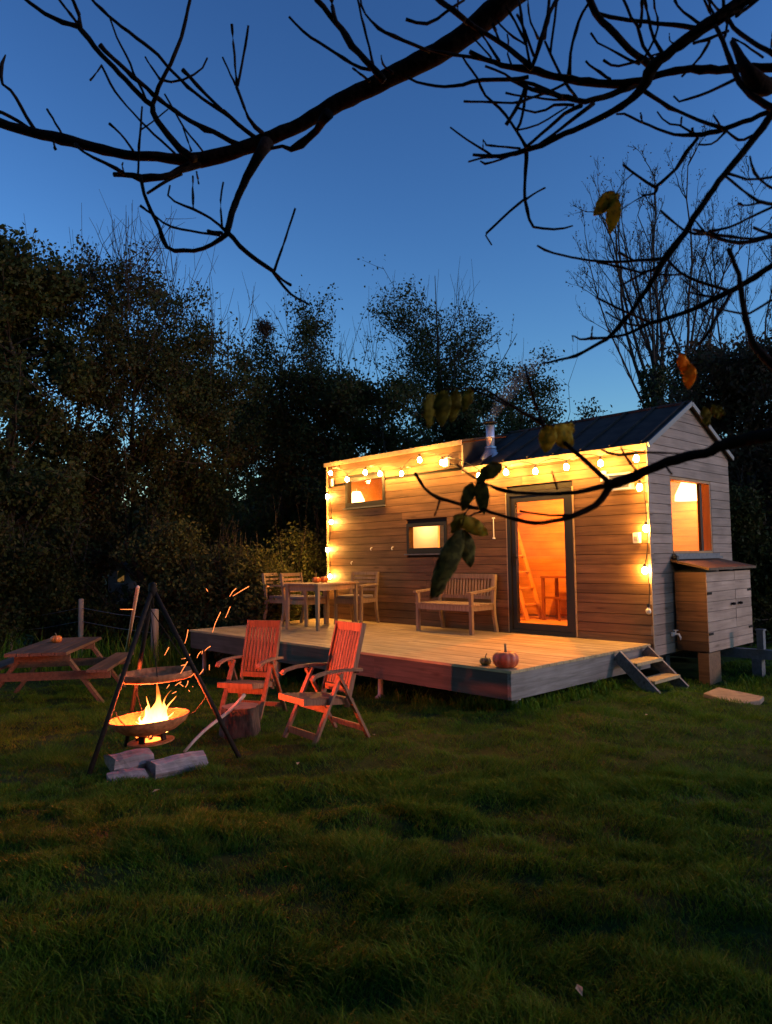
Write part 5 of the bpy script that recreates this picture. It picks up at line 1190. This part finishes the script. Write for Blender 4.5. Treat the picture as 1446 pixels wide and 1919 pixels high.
 (2.25, 2.25, [(1058,155,6),(1068,168,7),(1080,184,7)]), (2.15, 2.2, [(1101,-10,14),(1106,4,13),(1119,27,13),(1133,46,13),(1149,60,14),(1174,88,14),(1206,113,14),(1223,128,15)]), (2.2, 2.15, [(1110,20,5),(1120,25,6),(1143,31,8),(1185,38,8),(1233,44,8),(1269,48,9),(1315,52,10)]),
 (2.2, 2.15, [(1166,-5,6),(1185,38,6),(1197,54,7),(1202,82,7),(1214,100,7),(1230,118,8)]), (2.2, 2.2, [(1204,-5,7),(1202,25,6),(1199,50,7)]), (2.2, 2.2, [(1207,-5,7),(1216,40,7),(1223,69,6),(1246,107,7)]), (2.2, 2.2, [(1225,-5,4),(1227,19,5),(1233,40,5),(1229,67,5),(1208,107,5)]), (2.15, 2.15, [(1264,0,5),(1279,21,5),(1317,47,7)]),
 (2.22, 2.2, [(1107,62,5),(1123,84,4),(1143,92,4),(1170,107,6),(1198,120,6)]), (2.22, 2.22, [(1098,115,5),(1115,130,5),(1143,148,6)]), (2.22, 2.2, [(1131,113,6),(1145,122,5),(1158,124,5),(1177,119,5),(1205,112,6)]), (2.15, 2.15, [(1254,63,3),(1256,78,3),(1270,83,4)]), (2.15, 2.15, [(1329,78,6),(1311,107,4),(1278,143,5)]),
 (2.18, 2.18, [(1265,88,5),(1244,97,4),(1222,104,4)]), (2.12, 2.12, [(1300,81,6),(1327,73,6),(1365,58,6)]), (1.95, 1.8, [(1340,48,8),(1359,88,9),(1369,117,12),(1380,142,12),(1390,161,14),(1413,182,14),(1446,202,15),(1500,210,18),(1700,190,34)]),
 (1.9, 1.9, [(1372,78,9),(1390,117,20),(1407,142,34),(1424,160,44),(1450,158,30),(1490,146,24)]), (2.0, 1.85, [(1365,36,8),(1376,54,9),(1405,75,9),(1446,100,11),(1490,120,14)]), (2.1, 2.1, [(1317,-5,5),(1328,18,5),(1338,40,7)]), (2.1, 2.1, [(1325,-5,6),(1331,12,5),(1340,34,6)]), (2.1, 2.1, [(1329,-2,6),(1340,12,5),(1352,26,6)]),
 (2.0, 2.0, [(1355,-6,8),(1357,18,8),(1362,40,8)]), (2.0, 2.0, [(1424,-5,7),(1404,12,6),(1380,30,8)]), (2.0, 2.0, [(1364,36,7),(1360,60,5),(1355,86,6)]), (2.0,2.0,[(1372,72,5),(1390,80,4),(1430,108,5)]), (2.0,2.0,[(1448,60,4),(1444,95,4)]),
 (1.8, 2.2, [(1750,150,30),(1560,182,18),(1470,198,13),(1446,208,11),(1394,228,10),(1359,242,11),(1323,251,10),(1302,253,10),(1262,252,6),(1208,231,5),(1166,212,5),(1154,214,4)]), (2.18, 2.1, [(1206,170,10),(1248,197,8),(1277,212,7),(1348,239,8),(1363,243,9)]), (2.15, 2.15, [(1303,252,6),(1273,235,4),(1250,231,4),(1231,209,3)]), (2.15,2.15,[(1276,233,4),(1277,220,4)]), (2.15,2.15,[(1203,230,4),(1200,212,4)]), (2.15,2.15,[(1300,252,6),(1297,241,5)]),
 (2.12, 2.2, [(1308,257,7),(1290,281,7),(1263,320,7),(1231,349,8),(1227,351,8),(1186,324,6),(1168,309,6)]), (2.2, 2.2, [(1231,350,7),(1228,362,5),(1215,365,4),(1203,366,5)]), (2.2, 2.2, [(1228,360,2.5),(1200,370,2),(1180,382,1.8),(1160,396,1.8)]), (2.2, 2.2, [(1186,325,2.5),(1168,342,1.8),(1154,364,1.8)]),
 (2.1, 2.1, [(1361,245,6),(1340,266,4),(1325,271,4),(1309,271,4)]), (2.05, 2.05, [(1363,247,5),(1384,263,6),(1405,256,5),(1416,250,4)]), (1.95, 2.05, [(1380,147,7),(1325,174,6),(1298,183,6),(1267,191,4),(1262,180,4)]), (2.05,2.05,[(1352,240,5),(1337,217,4)]),
 (1.6, 2.1, [(1640,-60,30),(1510,110,18),(1446,215,15),(1396,280,14),(1354,332,13),(1313,388,13),(1279,443,13),(1246,484,15),(1229,515,11),(1188,576,9),(1146,628,8),(1120,645,7),(1080,665,6),(1046,675,5),(1015,681,4)]),
 (1.95, 2.1, [(1248,484,8),(1196,488,6),(1146,491,6),(1100,487,5),(1060,480,5),(1030,472,4),(1006,460,4)]), (1.95, 2.05, [(1238,497,7),(1208,511,6),(1183,505,5),(1146,497,5),(1120,492,4)]), (2, 2, [(1210,511,5),(1190,520,5),(1164,536,5)]), (1.95, 1.9, [(1246,480,6),(1275,511,6),(1317,530,7),(1368,546,7)]), (1.95, 1.95, [(1277,514,5),(1248,515,4),(1219,513,4)]), (2.05, 2.05, [(1160,473,6),(1172,480,5),(1186,488,5)]),
 (1.9, 1.9, [(1238,395,5),(1262,417,4),(1290,436,5),(1318,439,6)]), (1.95,1.95,[(1252,495,6),(1247,510,6),(1249,527,5)]),
 (1.5, 2.0, [(1620,400,26),(1500,470,15),(1446,499,12),(1396,530,12),(1365,547,12),(1334,561,10),(1288,584,9),(1229,603,9),(1213,607,8),(1181,624,6),(1146,632,5),(1106,634,6)]), (1.75, 1.7, [(1371,547,8),(1346,588,7),(1325,626,7),(1308,645,6)]), (1.95, 1.95, [(1215,607,6),(1190,611,5),(1160,600,4),(1134,584,4)]), (1.95, 1.95, [(1220,605,6),(1167,582,5),(1118,558,5)]), (1.8, 1.8, [(1290,547,4),(1317,554,6),(1350,557,4)]), (1.8, 1.8, [(1281,526,4),(1300,540,3),(1318,553,4)]), (2,2,[(1106,634,6),(1085,636,4),(1073,627,3),(1074,640,2)]), (2,2,[(1108,632,4),(1110,612,3)]),
 (1.45, 1.5, [(1364,466,9),(1382,507,9),(1388,536,11),(1392,572,12),(1404,624,13),(1417,652,17),(1470,700,20),(1600,760,26)]), (1.6, 1.9, [(1560,420,14),(1446,443,9),(1396,455,8),(1354,449,7),(1325,437,9),(1298,430,5)]), (1.85, 1.8, [(1329,434,6),(1371,424,5),(1406,407,6),(1456,384,6)]), (1.8, 1.75, [(1330,438,6),(1390,447,5),(1417,447,5),(1450,440,6)]), (1.85, 1.85, [(1322,437,6),(1312,425,4),(1303,414,4)]),
 (1.85, 1.8, [(1359,330,5),(1392,357,5),(1423,378,7),(1456,383,7)]), (1.85, 1.8, [(1363,325,6),(1400,336,5),(1423,335,5),(1456,330,6)]), (1.8, 1.8, [(1405,293,4),(1417,330,5),(1450,354,6)]), (1.82, 1.82, [(1384,382,5),(1396,385,4),(1427,380,5)]), (1.75, 1.75, [(1413,427,6),(1430,434,5),(1450,440,6)]), (1.7,1.7,[(1450,560,6),(1420,578,5),(1395,588,5),(1330,575,3)]),
 # --- low branch across the house
 (1.15, 1.45, [(1800,720,44),(1600,775,32),(1470,808,26),(1391,825,25),(1342,838,23),(1335,845,22),(1278,857,22),(1221,878,21),(1179,897,21),(1142,908,21)]),
 (1.45, 1.55, [(1146,906,14),(1120,913,12),(1089,921,10),(1043,925,8),(1000,925,7),(949,921,6),(917,909,5)]), (1.45, 1.55, [(1146,908,16),(1132,928,14),(1115,946,13),(1077,967,12),(1040,976,9),(1002,980,9),(949,969,7),(911,957,7),(880,950,7),(851,941,7),(820,933,7),(795,915,6),(777,886,5)]), (1.48, 1.5, [(1072,966,7),(1025,965,5),(1000,962,4),(974,958,4)]),
 (1.45, 1.5, [(1142,905,12),(1081,851,9),(1017,795,9),(968,766,6),(915,733,5)]), (1.48, 1.5, [(1018,796,8),(998,742,7),(983,684,6)]), (1.42, 1.42, [(1193,884,6),(1174,858,5),(1163,838,4)]), (1.42, 1.4, [(1124,841,4),(1150,852,7),(1172,852,7),(1200,848,5),(1275,850,3)]), (1.5, 1.5, [(1044,918,5),(1039,900,4),(1034,884,4)]), (1.55, 1.55, [(824,934,5),(820,950,4),(814,966,4)]), (1.55, 1.55, [(917,910,4),(896,900,4),(865,880,3.5),(856,870,3)]), (1.4,1.4,[(1245,868,5),(1252,880,5),(1258,888,5)]), (1.55,1.55,[(905,958,5),(890,962,4),(880,968,3)]), (1.5,1.5,[(950,760,5),(905,738,4),(880,728,3)]),
]
for (d0, d1, pts_) in LIMBS: put(pts_, d0, d1)
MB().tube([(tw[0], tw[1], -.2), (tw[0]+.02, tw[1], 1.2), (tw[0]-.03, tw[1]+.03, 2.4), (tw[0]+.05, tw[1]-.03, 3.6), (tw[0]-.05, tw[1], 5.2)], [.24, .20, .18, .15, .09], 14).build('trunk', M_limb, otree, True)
# where the limbs leave the trunk, outside the picture on the right
for (px, py, d, w0, z, w1) in ((1330, -330, 2.3, 70, 3.9, 110), (1900, 60, 1.9, 60, 3.2, 90), (1560, -140, 1.9, 40, 3.5, 75), (1640, -60, 1.6, 30, 3.0, 60), (1620, 400, 1.5, 26, 2.5, 55), (1800, 720, 1.15, 44, 2.0, 70),
                               (1700, 190, 1.8, 34, 2.8, 55), (1750, 150, 1.8, 30, 2.9, 55), (1600, 760, 1.5, 26, 2.2, 50), (1560, 420, 1.6, 14, 2.6, 30)):
    a = at_depth(px, py, d); b = np.array([tw[0], tw[1], z]); c = (a+b)/2+np.array([0, 0, .12])
    MB().tube([a, a*.6+c*.4, c, c*.4+b*.6, b], np.linspace(w0, w1, 5)*d/FPX/2, 9).build('branch', M_limb, otree, True)

# last leaves
M_lyel = foliage('yellow_leaf', [(.40, .33, .03), (.46, .36, .035)], .5)
M_lora = foliage('orange_leaf', [(.62, .26, .02), (.66, .30, .03)], .5)
def spotted(name, base, spot, thr=.52):
    m, n, o = newmat(name); L = n.links
    tc = n.nodes.new('ShaderNodeTexCoord'); v = n.nodes.new('ShaderNodeTexNoise'); v.inputs['Scale'].default_value = 85; v.inputs['Detail'].default_value = 5; L.new(tc.outputs['Object'], v.inputs['Vector'])
    cr = n.nodes.new('ShaderNodeValToRGB'); e = cr.color_ramp.elements; e[0].position = thr-.06; e[0].color = (*base, 1); e[1].position = thr+.06; e[1].color = (*spot, 1)
    L.new(v.outputs[0], cr.inputs[0]); p = n.nodes.new('ShaderNodeBsdfPrincipled'); p.inputs['Roughness'].default_value = .8; p.inputs['Specular IOR Level'].default_value = .15; t = n.nodes.new('ShaderNodeBsdfTranslucent')
    mx = n.nodes.new('ShaderNodeMixShader'); mx.inputs[0].default_value = .45; L.new(cr.outputs[0], p.inputs['Base Color']); L.new(cr.outputs[0], t.inputs[0]); L.new(p.outputs[0], mx.inputs[1]); L.new(t.outputs[0], mx.inputs[2]); L.new(mx.outputs[0], o.inputs[0]); return m
M_lyel = spotted('yellow_leaf', (.42, .36, .04), (.22, .22, .04), .58)
M_lora = spotted('orange_leaf', (.75, .34, .03), (.55, .22, .02), .6)
M_lgrn = spotted('olive_leaf', (.22, .23, .04), (.13, .14, .03))
M_ldrk = spotted('mottled_leaf', (.17, .18, .055), (.085, .095, .035), .5)
def leaf(b, t, wpx, d, mat, cup=.25, yaw=0.0):
    """one broad pointed leaf: base and tip seen at two picture points, real length and curl"""
    B = at_depth(b[0], b[1], d); T = at_depth(t[0], t[1], d+.02); ax = T-B; Ln = np.linalg.norm(ax); ax /= Ln
    view = B-CAM; view /= np.linalg.norm(view); S = np.cross(ax, view); S /= np.linalg.norm(S); Nn = np.cross(S, ax)
    S = S*math.cos(yaw)+Nn*math.sin(yaw); Nn = np.cross(S, ax)
    hw = wpx*d/FPX/2/max(.3, math.cos(yaw)); V = []; n, k = 14, 6; rg = np.random.default_rng(int(b[0]+b[1]))
    for i in range(n+1):
        u = i/n; w_ = hw*(math.sin(math.pi*u**.8)**.75)*(1+.04*math.sin(u*40)) if 0 < i < n else .0006
        for j in range(k+1):
            s = (j/k-.5)*2; V.append(B+ax*Ln*u+S*w_*s+Nn*(cup*w_*abs(s)-.16*Ln*math.sin(math.pi*u)*.6+.004*math.sin(u*17+s*3)*(abs(s))))
    F = [(i*(k+1)+j, i*(k+1)+j+1, (i+1)*(k+1)+j+1, (i+1)*(k+1)+j) for i in range(n) for j in range(k)]
    o = MB().add(V, F).build('leaf', mat, otree, True)
    sm = o.modifiers.new('thickness', 'SOLIDIFY'); sm.thickness = .0006
LV = [((1152,359),(1112,404),30,2.2,'y',.2),((1154,370),(1143,438),27,2.2,'y',.1),((1160,362),(1120,398),16,2.2,'y',.4),
 ((1273,662),(1290,712),20,1.6,'o',.3),((1294,682),(1289,730),24,1.6,'o',.0),
 ((806,734),(803,803),26,1.5,'g',.5),((832,730),(826,800),32,1.5,'g',.0),((856,729),(845,793),26,1.52,'g',.2),((881,726),(868,772),20,1.5,'g',.3),((820,736),(792,780),18,1.53,'g',.7),
 ((1030,796),(1021,849),34,1.47,'y',.1),((1040,796),(1071,842),38,1.48,'y',.3),((1060,794),(1074,812),20,1.5,'y',.2),
 ((884,904),(866,958),24,1.5,'d',.2),((899,896),(907,964),28,1.5,'d',.0),((940,868),(892,900),30,1.42,'d',.3),
 ((862,972),(915,1003),30,1.5,'y2',.1),((870,960),(846,1000),26,1.5,'g',.6),((866,992),(882,1064),32,1.52,'d',.2),((866,990),(806,1124),40,1.47,'d',.1),((842,1030),(818,1120),26,1.5,'d',.5),
 ((1318,762),(1326,800),18,1.4,'g',.4),((1334,758),(1348,786),14,1.4,'g',.3),((1346,760),(1356,778),9,1.4,'g',.2)]
MM = {'y': M_lyel, 'o': M_lora, 'g': M_lgrn, 'd': M_ldrk, 'y2': M_lyel}
for (b, t, w_, d, c, yw) in LV: leaf(b, t, w_, d, MM[c], .25, yw)
for P_, d in ((((881,950),(870,965),(866,990)),1.5), (((1017,796),(1030,797)),1.47), (((915,733),(880,727),(832,730)),1.5), (((899,896),(900,905),(890,905)),1.5), (((1283,640),(1285,665)),1.6)):
    put([(x, y, 3) for x, y in P_], d, d)

for o in list(bpy.data.objects):
    if '_world' in o.keys(): del o['_world']
